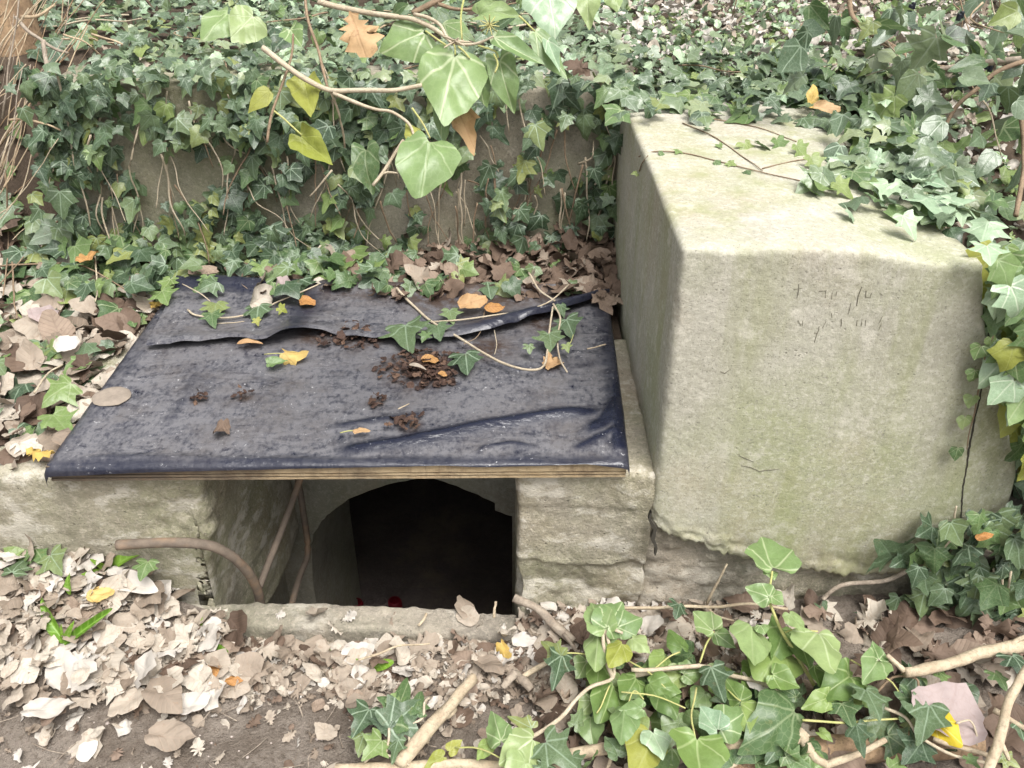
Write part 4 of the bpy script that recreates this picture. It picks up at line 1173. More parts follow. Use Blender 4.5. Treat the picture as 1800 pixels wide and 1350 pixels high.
ov.stem(O([(538, -20, .05), (545, 40, .04), (560, 90, .03), (575, 155, .01)]), .0026, .0022, "stem_brown", 6)
ov.stem(O([(470, 250, .02), (478, 205, .02), (495, 150, .02), (512, 95, .02), (515, 60, .03)]), .0024, .0018, "stem_brown")
ov.stem(O([(580, 160), (600, 215, .05), (605, 260, .1)]), .0022, .0014, "stem_pale")
ov.stem(O([(560, 2, .03), (600, 14, .03), (650, 22, .03), (692, 28, .02), (740, 40, .02), (790, 72)]), .0046, .0036, "stem_pale", 7)
ov.stem(O([(725, 25, .04), (755, 10, .04), (790, -10, .04), (800, -30, .04)]), .0045, .004, "stem_brown", 7)
ov.stem(O([(770, 8, .04), (800, 16, .04), (838, 14, .03)]), .0034, .0025, "stem_brown", 6)
ov.stem(O([(728, 26, .02), (752, 33, .01), (772, 46, .01), (785, 70), (800, 78), (835, 78), (868, 66)]), .003, .002, "stem_pale", 6)
ov.stem(O([(655, 326, .05), (672, 306, .05), (690, 280, .05), (710, 246, .05)]), .003, .0024, "stem_pale", 6)
ov.stem(O([(672, 306, .05), (684, 304, .05), (698, 306, .05)]), .0024, .0018, "stem_pale", 5)
ov.stem(O([(480, 195, .02), (500, 210, .02), (530, 238, .02)]), .0018, .0014, "petiole")
ov.stem(O([(585, 300, .1), (560, 330, .1), (545, 345, .1)]), .0016, .0012, "stem_pale")
for px in ([(800, 97), (800, 85), (798, 78)], [(876, 102), (870, 90), (840, 80)], [(748, 54), (770, 70), (785, 80)], [(756, 243), (745, 220), (728, 195), (724, 190)], [(940, 55), (920, 35), (912, 28)], [(826, 103), (815, 90), (805, 82)], [(812, 70), (810, 30), (815, 0)], [(870, 128), (875, 112), (868, 95)]):
    tube("petiole", O(px), .0014, .0017, M["petiole"], ov.e, 5, 4)
for k in range(11):                      # seed head
    a = math.radians(k * 33 + 8); c = PD(860, 44, DS - .03)
    tube("flower_stalk", [c, PD(860 + 18 * math.cos(a), 44 + 18 * math.sin(a), DS - .03 + .02 * math.sin(k * 2.1))], .0011, .0008, M["petiole"], ov.e, 5, 2)
for k in range(9):
    c = PD(800, 72, DS); e = PD(800 + U(-38, 38), 72 + U(-14, 18), DS + U(-.03, .02)); tube("bud_scale", [c, c.lerp(e, .6), e], .0022, .0007, M["stem_pale"], ov.e, 5, 2)
ov.done()

# ================================================================== UPPER RIGHT SHRUB
sh = Plant("ivy_shrub", tuple(PZ(1700, 250, .9)), "bushy flowering ivy shrub with bare branches above the block's right")
def Q(px): return [PD(u, v_, d) for u, v_, d in px]
sh.stem(Q([(1478, 157, 2.5), (1560, 138, 2.45), (1640, 124, 2.4), (1720, 112, 2.35), (1800, 104, 2.3)]), .007, .009, "stick_grey", 8)
sh.stem(Q([(1492, -15, 2.55), (1497, 25, 2.55), (1515, 48, 2.5), (1560, 75, 2.5), (1590, 95, 2.5), (1604, 140, 2.45), (1612, 195, 2.4)]), .008, .0055, "stem_brown", 7)
sh.stem(Q([(1568, 78, 2.5), (1585, 110, 2.48), (1610, 150, 2.45), (1632, 185, 2.4)]), .0045, .003, "stem_brown", 6)
sh.stem(Q([(1810, 105, 2.2), (1755, 125, 2.2), (1720, 155, 2.2), (1680, 190, 2.2), (1655, 235, 2.2)]), .0065, .005, "stem_brown", 7)
sh.stem(Q([(1655, 235, 2.2), (1640, 265, 2.2), (1650, 310, 2.15)]), .004, .003, "stem_brown", 6)
sh.stem(Q([(1790, 180, 2.1), (1800, 260, 2.1), (1795, 330, 2.05), (1785, 380, 2.0)]), .006, .006, "stem_brown", 7)
sh.stem(Q([(1585, 190, 2.4), (1580, 160, 2.4), (1590, 120, 2.45)]), .0035, .002, "stem_brown")
for i in range(22):
    u, v_, d = U(1480, 1810), U(-10, 330), U(2.1, 2.9); sh.stem(Q([(u, v_, d), (u + U(-30, 30), v_ + U(20, 50), d), (u + U(-60, 60), v_ + U(50, 110), d + U(-.1, .1))]), .0025, .0015, rng.choice(["stem_brown", "stem_pale", "reed"]))
n_ = 0
while n_ < 230:
    u, v_ = U(1390, 1830), U(-15, 470)
    w_ = smooth(1380, 1600, u + .25 * v_) * (.4 + 1.1 * max(0, .5 + nz(u * .01, v_ * .01, 0, .9, 2)))
    if v_ > 300 and u < 1690: continue
    if rng.random() > w_: continue
    d = U(2.0, 2.75)
    r_ = rng.random()
    sh.add(rng.choice(LV["adult"] + LV["ivy"][:3]), frame(PD(u, v_, d), (U(-1, 1), U(-.8, .2), U(-1, .2)), (U(-.8, .8), U(-1, .2), U(.2, 1)), U(.05, .095), U(.75, 1)), "ivy_hill" if r_ < .5 else ("ivy_dark" if r_ < .68 else "ivy_mid")); n_ += 1
for (u, v_) in ((1600, 16), (1605, 12), (1685, 32), (1690, 28), (1735, 118), (1740, 122)):
    c = PD(u, v_, 2.4); tube("berry", [c + Vector((0, 0, .012)), c + Vector((0, 0, .006)), c, c - Vector((0, 0, .006))], .006, .007, M["berry"], sh.e, 7, 2)
sh.done()

# ================================================================== DEAD STALKS, TRUNK (upper left)
tr = thing("tree_trunk", (-1.95, 2.95, .75), "brown trunk in the photo's top left corner", "tree")
tube("trunk", [(-1.60, 2.9, .55), (-1.62, 2.93, 1.0), (-1.72, 3.0, 1.7), (-1.85, 3.1, 3.2)], .10, .085, M["old_wood"], tr, 16, 8, .01, .15)
for px in ([(28, 25, 2.75), (42, 50, 2.73), (52, 62, 2.73)],):
    tube("limb", Q(px), .011, .009, M["stick"], tr, 7, 4, .004, .3)
st = thing("dead_stalks", (-1.6, 2.5, .6), "sheaf of leaning dry brown stalks in the upper left corner", "stalks")
for i in range(95):
    # stalks lean from the lower left up to the right
    k = rng.random()
    u0, v0 = U(-70, 30), U(120, 430)
    lean = U(.15, 1.25)
    L = U(120, 330)
    u1, v1 = u0 + L * lean * .62, v0 - L
    if u1 > 215: continue
    d = U(2.35, 2.95)
    a, b = PD(u0, v0, d), PD(u1, v1, d + U(-.15, .25))
    m = a.lerp(b, .5) + rdir(.05)
    tube("stalk", [a, m, b], U(.0012, .0034), U(.0008, .002), M[rng.choice(["reed", "stick", "stem_brown", "stick_grey", "old_wood", "stem_brown"])], st, 5, 4, .006)
for px, r in (([(30, 30, 2.5), (50, 60, 2.5), (80, 78, 2.5), (120, 95, 2.5)], .006), ([(75, 72, 2.45), (85, 120, 2.45), (95, 160, 2.45), (102, 190, 2.45)], .0065), ([(38, 30, 2.5), (65, 27, 2.5), (95, 5, 2.5)], .005), ([(15, 212, 2.4), (60, 212, 2.4), (110, 232, 2.4)], .004), ([(110, 60, 2.5), (145, 70, 2.5), (180, 100, 2.55)], .003), ([(160, 60, 2.6), (210, 75, 2.6), (255, 105, 2.6)], .0035)):
    tube("stalk", Q(px), r, r * .7, M["stick_grey" if r > .0055 else "reed"], st, 7, 5, .008, .3)

# ================================================================== TWIGS on the hillside (upper right haze of stems)
bw = thing("bramble_tangle", (1.6, 3.6, .95), "tangle of thin dry twigs along the top right edge", "brush")
for i in range(110):
    u, v_ = U(1150, 1830), U(-30, 200); d = U(2.9, 4.2)
    if u < 1500 and v_ > 90: continue
    a = PD(u, v_, d); a.z = max(a.z, hill_z(a.x, a.y) + .02)
    b = a + Vector((U(-.12, .12), U(-.1, .1), U(.12, .4)))
    tube("twig", [a, a.lerp(b, .5) + rdir(.03), b], U(.0012, .003), .001, M[rng.choice(["reed", "stem_brown", "stem_pale"])], bw, 4, 3)

# ================================================================== FALLEN LEAVES
LIT = []      # (leaf, matrix, mat, zone, kindname)
def drop(x, y, z, kinds, mats, s0, s1, zone, tilt=.45):
    k = rng.choice(kinds); m = rng.choice(mats)
    a = U(0, 6.283)
    nrm = Vector((rng.gauss(0, tilt), rng.gauss(0, tilt) - .15, 1))
    tip = Vector((math.cos(a), math.sin(a), 0)); tip = tip - nrm.normalized() * tip.dot(nrm.normalized())
    s = U(s0, s1)
    wide = U(.85, 1.2)
    LIT.append((rng.choice(LV[k]), frame(Vector((x, y, z)), tip, nrm, s, wide), m, zone, k))
PALE = ["dead_pale"] * 10 + ["dead_brown"] * 2 + ["leaf_white"] * 2
n_ = 0
while n_ < 880:         # foreground litter, thick on the left
    x, y = U(-1.45, .35), U(.88, 1.45)
    u, v_, d = proj((x, y, 0))
    w_ = smooth(1275, 1205, v_ + .10 * u) * (1 if u < 420 else .7) + .025
    if u > 430: w_ = .03 + .40 * smooth(1230, 1110, v_)
    if u > 620: w_ = .025 + .30 * smooth(1230, 1110, v_)
    if y > 1.36 and -.8 < x < .02: continue
    w_ *= .45 + 1.2 * max(0, .5 + nz(x, y, 9, 5, 2))
    if rng.random() > w_: continue
    z = ground_z(x, y) + .006 + U(0, .035) * smooth(0, .5, w_)
    drop(x, y, z, ["oak", "round", "oak", "round", "flatround"], PALE, .03, .08, "front", .42); n_ += 1
n_ = 0
while n_ < 3000:         # crumbs of leaf
    x, y = U(-1.4, .6), U(.9, 1.44)
    if y > 1.37 and -.8 < x < .02: continue
    u, v_, d = proj((x, y, 0))
    if rng.random() > (.07 if u < 640 else .2) + .75 * smooth(1255, 1150, v_ + .06 * max(0, 400 - u)): continue
    drop(x, y, ground_z(x, y) + U(.003, .012), ["oak", "round"], PALE, .012, .044, "front"); n_ += 1
for i in range(16):      # on the sill and against it
    x = U(-.80, .05); drop(x, U(1.36, 1.42), -.005 - .035 * smooth(-.55, .05, x) + U(0, .015), ["round", "oak"], PALE, .03, .07, "front", .6)
for i in range(280):     # right front beneath the block
    x, y = U(.02, 1.3), U(.95, 1.42)
    drop(x, y, ground_z(x, y) + U(.005, .04), ["oak", "round", "maple"], ["dead_brown", "dead_brown", "dead_pale"], .045, .10, "right")
n_ = 0
while n_ < 330:          # brown drift behind the hatch, right
    u, v_ = U(330, 1085), U(400, 520)
    if rng.random() > smooth(560, 900, u) * .9 + .3: continue
    if v_ < 520 - .22 * (u - 330) * .5 - 40: continue
    p = PZ(u, v_, .455 + U(0, .025) + .04 * smooth(700, 1050, u) * smooth(500, 420, v_))
    if p.y > 2.455: p.y = 2.44; p.z = PY(u, v_, 2.44).z
    if p.x > .29: continue
    drop(p.x, p.y, p.z, ["round", "round", "oak", "oak", "maple"], ["dead_brown"] * 9 + ["dead_pale"] if u > 620 else ["dead_brown", "dead_brown", "dead_pale"], .04, .085, "drift", .5); n_ += 1
n_ = 0
while n_ < 380:          # left bank
    x, y = U(-1.8, -.985), U(1.5, 2.5)
    u, v_, d = proj((x, y, .42))
    if u < -60: continue
    drop(x, y, bank_z(x, y) + U(.008, .05), ["oak", "round", "round"], ["dead_pale", "dead_pale", "dead_brown"], .05, .105, "bank", .5); n_ += 1
n_ = 0
while n_ < 4000:          # small growth and litter, upper right; overexposed brightness put into pale leaf colours
    y = 1.9 + 4.2 * rng.random(); x = U(.08 * y, .98 * y)
    if x < 1.1 and y < 2.6: continue
    u, v_, d = proj((x, y, hill_z(x, y)))
    if u < 1010 + .6 * v_ or u > 1880 or v_ < -40 or v_ > 420: continue
    drop(x, y, hill_z(x, y) + U(.005, .06), ["round", "oak"], ["leaf_white", "leaf_white", "dead_pale", "ivy_pale", "ivy_light"], .018, .05, "hill", .9); n_ += 1
n_ = 0
while n_ < 700:          # hillside; right part takes the same brightness-carrying pale leaves
    y = 2.6 + 3.2 * rng.random(); x = U(-.7 * y, .95 * y)
    if x < -1.25 and y < 2.95 or (x > .9 and y < 2.7): continue
    u, v_, d = proj((x, y, .95))
    if rng.random() > .10 + .9 * smooth(1050, 1350, u) * smooth(260, 120, v_ - .08 * (u - 1200)): continue
    right = u > 1100
    drop(x, y, hill_z(x, y) + U(.005, .05), ["round", "oak"], ["leaf_white", "dead_pale", "dead_pale", "ivy_pale", "ivy_light"] if right else ["dead_pale", "dead_brown"], .04, .085, "hill", .7); n_ += 1
for i in range(60):      # among the ivy on top of the block
    x, y = U(.45, 1.0), U(1.8, 2.4)
    u, v_, d = proj((x, y, .9))
    if not inpoly(u, v_, TOPIVY): continue
    drop(x, y, .875 + U(0, .02), ["round", "oak"], ["dead_brown", "dead_brown", "dead_pale"], .03, .07, "top")
ZL = {"front": ("dry leaf in the litter in front of the pit", "dead leaves before the pit"),
      "right": ("dry leaf on the ground below the concrete block", "dead leaves below the block"),
      "drift": ("dry leaf in the brown drift between hatch and retaining wall", "dead leaves behind the hatch"),
      "bank": ("dry leaf on the bank left of the hatch", "dead leaves on the left bank"),
      "hill": ("dry leaf among the ivy above the retaining wall", "dead leaves on the hillside"),
      "top": ("dry leaf among ivy on top of the block", "dead leaves on the block")}
KN = {"oak": "lobed", "round": "curled", "flatround": "flat oval", "maple": "pointed"}
TN = {"dead_pale": "beige", "dead_brown": "brown", "leaf_white": "whitish", "ivy_pale": "silvery", "ivy_light": "pale green"}
def lkey(it):
    u, v_, z = proj(it[1].translation)
    if not (0 < u < 1800 and 0 < v_ < 1350): return 0
    return -it[1].to_scale().y / z
LIT.sort(key=lkey)
solo, rest = [], {}
quota = {"front": 170, "right": 12, "drift": 60, "bank": 45, "hill": 8, "top": 5}
for it in LIT:
    if quota[it[3]] > 0: quota[it[3]] -= 1; solo.append(it)
    else: rest.setdefault((it[3], it[2]), []).append((it[0], it[1]))
SOLO = {}
for lf, mx, mat, zone, k in solo:
    o = leaf_obj("fallen_leaf", lf, mx, mat)
    u, v_, _d = proj(mx.translation)
    big = "large " if lkey((0, mx)) < -.052 else ("small " if lkey((0, mx)) > -.042 else "")
    if zone == "front":
        col = ["by the left edge", "below the rusty pipe's end", "below the pipe's bend", "below the sill's left end", "below the sill's middle", "below the sill's right end", "right of the pit"][min(6, int(u / 165) if u < 660 else 4 + int((u - 660) / 160))]
        row = "high up" if v_ < 1120 else ("midway" if v_ < 1200 else "low down")
        lab = f"{big}{TN[mat]} {KN[k]} leaf {row} {col}"
    elif zone == "drift":
        lab = f"{big}{TN[mat]} {KN[k]} leaf drifted behind the hatch's " + ["left end", "left half", "middle", "right half", "right end, by the block"][min(4, int(max(0, u - 330) / 150))]
    elif zone == "bank":
        lab = f"{big}{TN[mat]} {KN[k]} leaf " + ("by the hatch's edge" if u > 130 else "by the left edge") + (", upper left bank" if v_ < 560 else (", middle left bank" if v_ < 680 else ", lower left bank"))
    else: lab = f"{big}{TN[mat]} {KN[k]} {ZL[zone][0]}"
    tag(o, lab, "leaf", ZL[zone][1]); SOLO.setdefault(lab, []).append((u, o))
ORD = "leftmost second third fourth fifth sixth seventh eighth ninth tenth eleventh twelfth thirteenth fourteenth fifteenth sixteenth seventeenth eighteenth nineteenth twentieth".split()
for lab, its in SOLO.items():              # look-alikes side by side: told apart by their order
    if len(its) < 2: continue
    its.sort(key=lambda q: q[0])
    for i, (u, o) in enumerate(its[:20]): o["label"] = lab + (", leftmost" if i == 0 else f", {ORD[i]} from left")
WN = {"front": "in front of the pit", "right": "below the concrete block", "drift": "behind the hatch", "bank": "on the bank left of the hatch", "hill": "on the hillside above the wall", "top": "on top of the block"}
for (zone, mat), its in rest.items():
    o = joined_leaves("leaf_litter", its, mat); tag(o, f"mass of small {TN[mat]} leaf litter {WN[zone]}", "leaf litter")

def one(name, u, v_, h, kind, mat, Lpx, ang, label, wid=1.0, nrm=None, stalk=False):
    """a leaf that stands out"""
    p = PD(u, v_, h[0]) if isinstance(h, tuple) else (PG(u, v_, .035) if (u < 1000 and v_ > 870) else PZ(u, v_, h))
    dep = proj(p)[2]; L = Lpx / F_PX * dep
    a = math.radians(ang); d = Vector((math.cos(a), -math.sin(a) * 0 + math.sin(a), 0))
    tip = Vector((math.cos(a), math.sin(a), 0)) if not isinstance(h, tuple) else (PD(u + 100 * math.cos(a), v_ - 100 * math.sin(a), h[0]) - p)
    n = Vector(nrm) if nrm else Vector((U(-.15, .15), U(-.3, 0), 1))
    mx = frame(p, tip, n, L, wid)
    lf = rng.choice(LV[kind])
    if stalk:
        e = thing(name, tuple(p), label, "leaf"); leaf_obj("blade", lf, mx, mat, e)
        q = p - tip.normalized() * L * .8 + Vector((0, 0, -.004)); tube("stalk", [p, p.lerp(q, .5) + Vector((.004, .0, .002)), q], .0014, .0012, M["petiole"], e, 5, 3)
    else:
        tag(leaf_obj(name, lf, mx, mat), label, "leaf")
HB = ZB + .012
one("fallen_leaf", 500, 622, HB + .006, "maple", "leaf_gold", 46, -5, "golden lobed leaf with a stalk lying on the plastic sheet", 1, stalk=True)
one("fallen_leaf", 472, 640, HB, "heart", "ivy_light", 34, 20, "small green leaf beside the golden leaf on the sheet", .7)
one("fallen_leaf", 393, 742, HB + .006, "maple", "dead_brown", 40, -92, "brown pointed leaf alone on the sheet near its front", .95)
one("fallen_leaf", 620, 757, HB + .004, "round", "dead_tan", 28, 5, "tan leaf with a stalk on the sheet's front fold", .8, stalk=True)
one("fallen_leaf", 740, 632, HB + .014, "round", "dead_orange", 32, 10, "orange-brown leaf on the dark debris mound on the sheet", .9)
one("fallen_leaf", 770, 655, HB + .006, "round", "dead_orange", 18, -20, "tiny orange leaf at the right of the debris mound", .9)
one("fallen_leaf", 718, 640, HB + .010, "lance", "dead_pale", 40, -25, "thin curled beige leaf on the debris mound", .9)
one("fallen_leaf", 805, 535, ZB + .05, "flatround", "dead_tan", 52, 20, "broad tan leaf on the hatch under the ivy runner", .9, (0, -.6, 1))
one("fallen_leaf", 850, 540, ZB + .04, "round", "dead_orange", 38, 10, "orange-brown leaf beside the broad tan leaf on the hatch")
one("fallen_leaf", 960, 640, ZB + .012, "maple", "dead_tan", 40, 30, "tan leaf under the bend of the ivy runner")
one("fallen_leaf", 415, 603, ZB + .016, "lance", "dead_tan", 48, 5, "narrow tan leaf sticking out from under the plastic flap", .9)
one("fallen_leaf", 525, 530, ZB + .03, "round", "dead_orange", 30, 10, "small orange leaf at the back of the plastic sheet")
one("fallen_leaf", 440, 535, ZB + .045, "round", "dead_pale", 60, 60, "pale pinkish curled leaf standing on the back of the sheet", 1, (.2, -1, .4))
one("fallen_leaf", 490, 512, ZB + .05, "flatround", "dead_mauve", 50, 80, "mauve-grey leaf standing up at the sheet's back edge", 1, (.1, -1, .3))
one("fallen_leaf", 265, 540, ZB + .0, "oak", "leaf_gold", 40, 70, "ochre leaf tucked by the hatch's back left corner")
one("fallen_leaf", 95, 612, .47, "flatround", "leaf_white", 42, 45, "crumpled bright white leaf on the left bank", 1.1, (0, -.8, .8))
one("fallen_leaf", 150, 460, .50, "flatround", "dead_orange", 45, 100, "brownish-orange leaf left of the hatch's back edge", 1, (0, -.8, .7))
one("fallen_leaf", 60, 560, .47, "round", "dead_mauve", 60, 80, "mauve dry leaf among ivy on the left bank")
one("fallen_leaf", 45, 790, .43, "oak", "leaf_gold", 60, -20, "yellowish dry leaf by the hatch's front left corner", 1)
one("fallen_leaf", 10, 775, .43, "oak", "dead_pale", 70, -10, "pale lobed leaf on the wall top left of the hatch", 1)
one("fallen_leaf", 90, 770, .44, "round", "dead_pale", 90, 35, "long pale leaf leaning against the hatch's left edge", .7)
for (u, v_) in ((20, 878), (50, 905)):
    pass
one("fallen_leaf", 5, 880, .24, "flatround", "leaf_white", 60, 20, "whitish crumpled leaf at the foot of the left wall", 1, (0, -.8, .6))
one("fallen_leaf", 90, 935, .17, "lance", "leaf_white", 90, -30, "white rolled leaf lying below the left wall", 1.4, (0, -.7, 1))
one("fallen_leaf", 190, 1015, .12, "lance", "leaf_white", 95, -18, "white rolled leaf pointing at the pit's left corner", 1.4, (0, -.5, 1))
one("fallen_leaf", 152, 1048, .11, "flatround", "leaf_gold", 50, 10, "yellow-ochre oval leaf in the litter left of the pit", .8)
one("fallen_leaf", 405, 1085, .03, "flatround", "dead_brown", 70, -55, "brown heart-shaped leaf hanging over the pit's left corner", .9, (0, -1, .8))
one("fallen_leaf", 378, 1165, .0, "round", "dead_orange", 34, -80, "bright orange curled leaf in the litter left of the earth patch", .8, (.2, -1, .5))
one("fallen_leaf", 395, 1195, -.01, "round", "dead_orange", 34, 0, "orange leaf scrap below the bright orange leaf", .6)
one("fallen_leaf", 265, 1200, .01, "flatround", "dead_pale", 85, -40, "large flat pale leaf in the middle of the left litter", .95)
one("fallen_leaf", 310, 1250, -.01, "flatround", "leaf_white", 62, 35, "off-white oval leaf on the earth's edge", .85)
one("fallen_leaf", 260, 1290, -.01, "flatround", "dead_pale", 85, -10, "large pale torn leaf at the litter's lower edge", .8)
one("fallen_leaf", 40, 1250, -.01, "flatround", "leaf_white", 85, 5, "whitish torn leaf at the far left of the earth", .6)
one("fallen_leaf", 900, 1125, .0, "flatround", "leaf_white", 42, 0, "cream oval leaf right of the sill's middle", .9, (0, -.7, 1))
one("fallen_leaf", 880, 1132, -.01, "maple", "leaf_gold", 40, -60, "golden scrap under the cream oval leaf", .8)
one("fallen_leaf", 600, 1155, -.01, "flatround", "leaf_white", 62, 20, "cream crinkled leaf below the middle of the sill", .9)
one("fallen_leaf", 440, 1140, .01, "oak", "dead_pale", 60, 0, "pale lobed leaf on the litter by the earth patch")
one("fallen_leaf", 695, 1120, .0, "flatround", "dead_pale", 55, 80, "pale pinkish leaf leaning on the sill", .8, (0, -1, .4))
one("fallen_leaf", 1660, 1300, .10, "flatround", "dead_mauve", 135, 60, "large mauve-grey leaf among ivy in the lower right corner", 1.15, (-.1, -.6, 1))
one("yellow_leaf", 1640, 1262, .11, "heart", "leaf_yellow", 62, -60, "bright yellow leaf beside the large mauve leaf", .75, (-.2, -.8, .9))
one("fallen_leaf", 1320, 1250, .06, "flatround", "leaf_white", 60, -65, "white folded leaf among the ivy at lower right", .8, (.3, -.8, .7))
one("fallen_leaf", 1310, 1170, .08, "flatround", "leaf_white", 56, -70, "pale leaf behind the ivy shoot at lower right", .7, (.2, -.8, .7))
one("fallen_leaf", 1240, 1150, .06, "flatround", "dead_brown", 46, 60, "reddish-brown leaf left of the ivy shoot", 1, (0, -.8, .7))
one("fallen_leaf", 1715, 945, (1.78,), "round", "dead_orange", 34, 10, "orange-brown leaf on the grey stick at the right", .7, (0, -.6, 1))
one("fallen_leaf", 615, 22, (DS - .01,), "oak", "dead_tan", 78, -70, "large tan lobed leaf caught in the overhanging branch", 1.3, (0, -1, .4))
one("fallen_leaf", 800, 185, (DS + .05,), "maple", "dead_tan", 92, -65, "tan dead leaf hanging below the big pale ivy leaf", .62, (.2, -1, .3))
one("fallen_leaf", 1040, 130, (2.25,), "oak", "dead_brown", 60, 150, "brown curled leaf at the retaining wall's top right", 1, (0, -1, .8))
one("fallen_leaf", 1425, 190, (2.25,), "flatround", "leaf_gold", 40, 80, "ochre oval leaf standing in ivy behind the block's top", .8, (0, -1, .5))
one("fallen_leaf", 1430, 185, (2.18,), "flatround", "dead_tan", 46, -10, "cream-tan leaf lying on ivy behind the block's top", .7, (0, -.8, .8))

# debris on the sheet: mounds of broken bits
def mound(u, v_, r, n, label):
    c = PZ(u, v_, ZB)
    parts = []
    for i in range(int(n * 1.8)):
        a = U(0, 6.28); rr = r * rng.random() ** .8; x, y = c.x + rr * math.cos(a) * 1.3, c.y + rr * math.sin(a)
        z = ZB + .004 + .018 * max(0, 1 - rr / r) * rng.random() + U(0, .003)
        parts.append((rng.choice(LV["round"] + LV["oak"]), frame((x, y, z), (U(-1, 1), U(-1, 1), U(-.3, .3)), (U(-.6, .6), U(-.6, .6), 1), U(.008, .024))))
    o = joined_leaves("leaf_debris", parts, "debris"); tag(o, label, "debris")
M["debris"] = leafmat("rotten_leaf_bits", [(0, (.035, .02, .015)), (.6, (.085, .05, .036)), (1, (.17, .105, .07))], (.08, .04, .03), .4, .7, .3, .05, 0, False)
mound(745, 648, .085, 150, "dark mound of rotten leaf bits in the middle of the sheet")
mound(620, 590, .075, 60, "rotten leaf bits along the lip of the plastic flap")
mound(720, 745, .03, 12, "reddish crumbs on the sheet's front fold")
mound(665, 705, .018, 7, "small brown crumbs at the centre of the sheet")
mound(352, 700, .014, 6, "brown crumbs left of centre on the sheet")
mound(428, 696, .012, 6, "small dark crumb heap right of the other left crumbs")
# dried mud ring
c = PZ(197, 698, ZB); V, Fc = [], []
for i in range(40):
    a = 6.2832 * i / 40
    for (rr, h) in ((.045, .0), (.040, .005), (.028, .0055), (.014, .003), (.0, .002)):
        k = 1 + .12 * nz(math.cos(a), math.sin(a), 0, 1.5, 2); V.append((c.x + rr * k * math.cos(a), c.y + rr * k * .85 * math.sin(a), ZB + .001 + h + .001 * nz(math.cos(a) * 5, rr * 90, 0, 1, 2)))
for i in range(40):
    for q in range(4): Fc.append((i * 5 + q, ((i + 1) % 40) * 5 + q, ((i + 1) % 40) * 5 + q + 1, i * 5 + q + 1))
tag(mesh_obj("dried_mud", V, Fc, plain("dried_mud", (.24, .20, .16), .95)), "round patch of dried mud on the sheet's left side", "mud")

# ================================================================== STICKS
def stick(px, r0, r1, mat, label, name="fallen_stick", sides=9, knots=()):
    pts = [PZ(u, v_, h) for u, v_, h in px]
    e = thing(name, tuple(pts[0]), label, "stick")
    tube("shaft", pts, r0, r1, M[mat], e, sides, 6, .006, .28)
    for kpx, r in knots: tube("side_twig", [PZ(u, v_, h) for u, v_, h in kpx], r, r * .7, M[mat], e, 7, 4, .003, .2)
stick([(700, 1345, .03), (735, 1300, .035), (770, 1262, .035), (800, 1225, .03), (833, 1192, .02)], .0155, .012, "stick", "thick pale broken stick lying on the earth, bottom centre", knots=[([(770, 1262, .03), (790, 1255, .02), (800, 1245, .01)], .008), ([(745, 1290, .04), (752, 1305, .02)], .005)])
stick([(903, 1050, .06), (945, 1072, .04), (975, 1100, .02), (1005, 1130, .0)], .0095, .011, "stick_grey", "brown stick poking over the pit's right corner", knots=[([(990, 1115, .015), (1010, 1140, .01), (1018, 1150, .0)], .005)])
stick([(885, 1210, .0), (895, 1195, .01), (908, 1182, .02)], .008, .009, "stick_grey", "short stub of wood on the earth below the right corner")
stick([(905, 1185, .0), (920, 1200, .005), (933, 1215, .0)], .011, .009, "stick_grey", "dark broken stub beside the short stub on the earth")
stick([(910, 1200, .0), (935, 1182, .012), (962, 1165, .02)], .0065, .006, "stick", "pale twig pointing up right from the two stubs")
stick([(870, 1085, .0), (871, 1070, .02), (872, 1058, .035)], .0035, .003, "stick", "tiny twig standing upright on the sill")
stick([(735, 1100, .0), (745, 1088, .005), (750, 1078, .012)], .0035, .003, "stick", "tiny slanting twig on the sill")
stick([(630, 1160, .0), (660, 1150, .006), (700, 1138, .006), (755, 1130, .0)], .0032, .002, "stick", "thin pale twig below the middle of the sill")
stick([(1635, 945, .20), (1665, 952, .20), (1700, 968, .19), (1770, 972, .18)], .008, .013, "stick_grey", "weathered grey stick with a broken tip at the right", knots=[([(1700, 965, .19), (1680, 955, .2), (1655, 950, .21)], .006)])
stick([(1590, 1180, .12), (1630, 1176, .12), (1700, 1156, .12), (1760, 1140, .11), (1815, 1135, .10)], .010, .014, "stick", "thick pale branch running out at the right edge", sides=10, knots=[([(1590, 1180, .12), (1575, 1165, .13), (1560, 1150, .14)], .006), ([(1770, 1138, .11), (1790, 1125, .12), (1812, 1118, .13)], .006)])
stick([(1735, 1360, .13), (1755, 1310, .14), (1770, 1240, .15), (1790, 1200, .16), (1815, 1165, .17)], .0095, .0085, "stick", "pale branch rising at the bottom right corner", knots=[([(1758, 1305, .14), (1768, 1325, .13), (1772, 1335, .12)], .005)])
stick([(1275, 1305, .05), (1340, 1308, .055), (1400, 1298, .06), (1415, 1285, .07)], .013, .011, "stick", "pale crooked branch in the ivy at the bottom", knots=[([(1408, 1290, .065), (1420, 1315, .06), (1435, 1335, .05), (1460, 1348, .05)], .011), ([(1455, 1345, .05), (1510, 1325, .055), (1558, 1302, .07)], .008), ([(1275, 1350, .03), (1320, 1325, .04)], .008)])
stick([(1000, 1325, .03), (1050, 1318, .035), (1100, 1312, .035)], .0125, .012, "stick", "pale branch section left of the yellow-olive leaf at the bottom", knots=[([(1070, 1315, .035), (1072, 1335, .02), (1065, 1352, .01)], .005)])
stick([(590, 1352, .01), (700, 1348, .015), (800, 1346, .015), (1010, 1352, .01)], .011, .010, "stick", "long pale stem along the photo's bottom edge")
stick([(1280, 1345, -.01), (1420, 1325, .0), (1560, 1310, .01), (1720, 1300, .02)], .034, .03, "old_wood", "rotten brown log under the ivy at the bottom right", "rotten_log", 14)
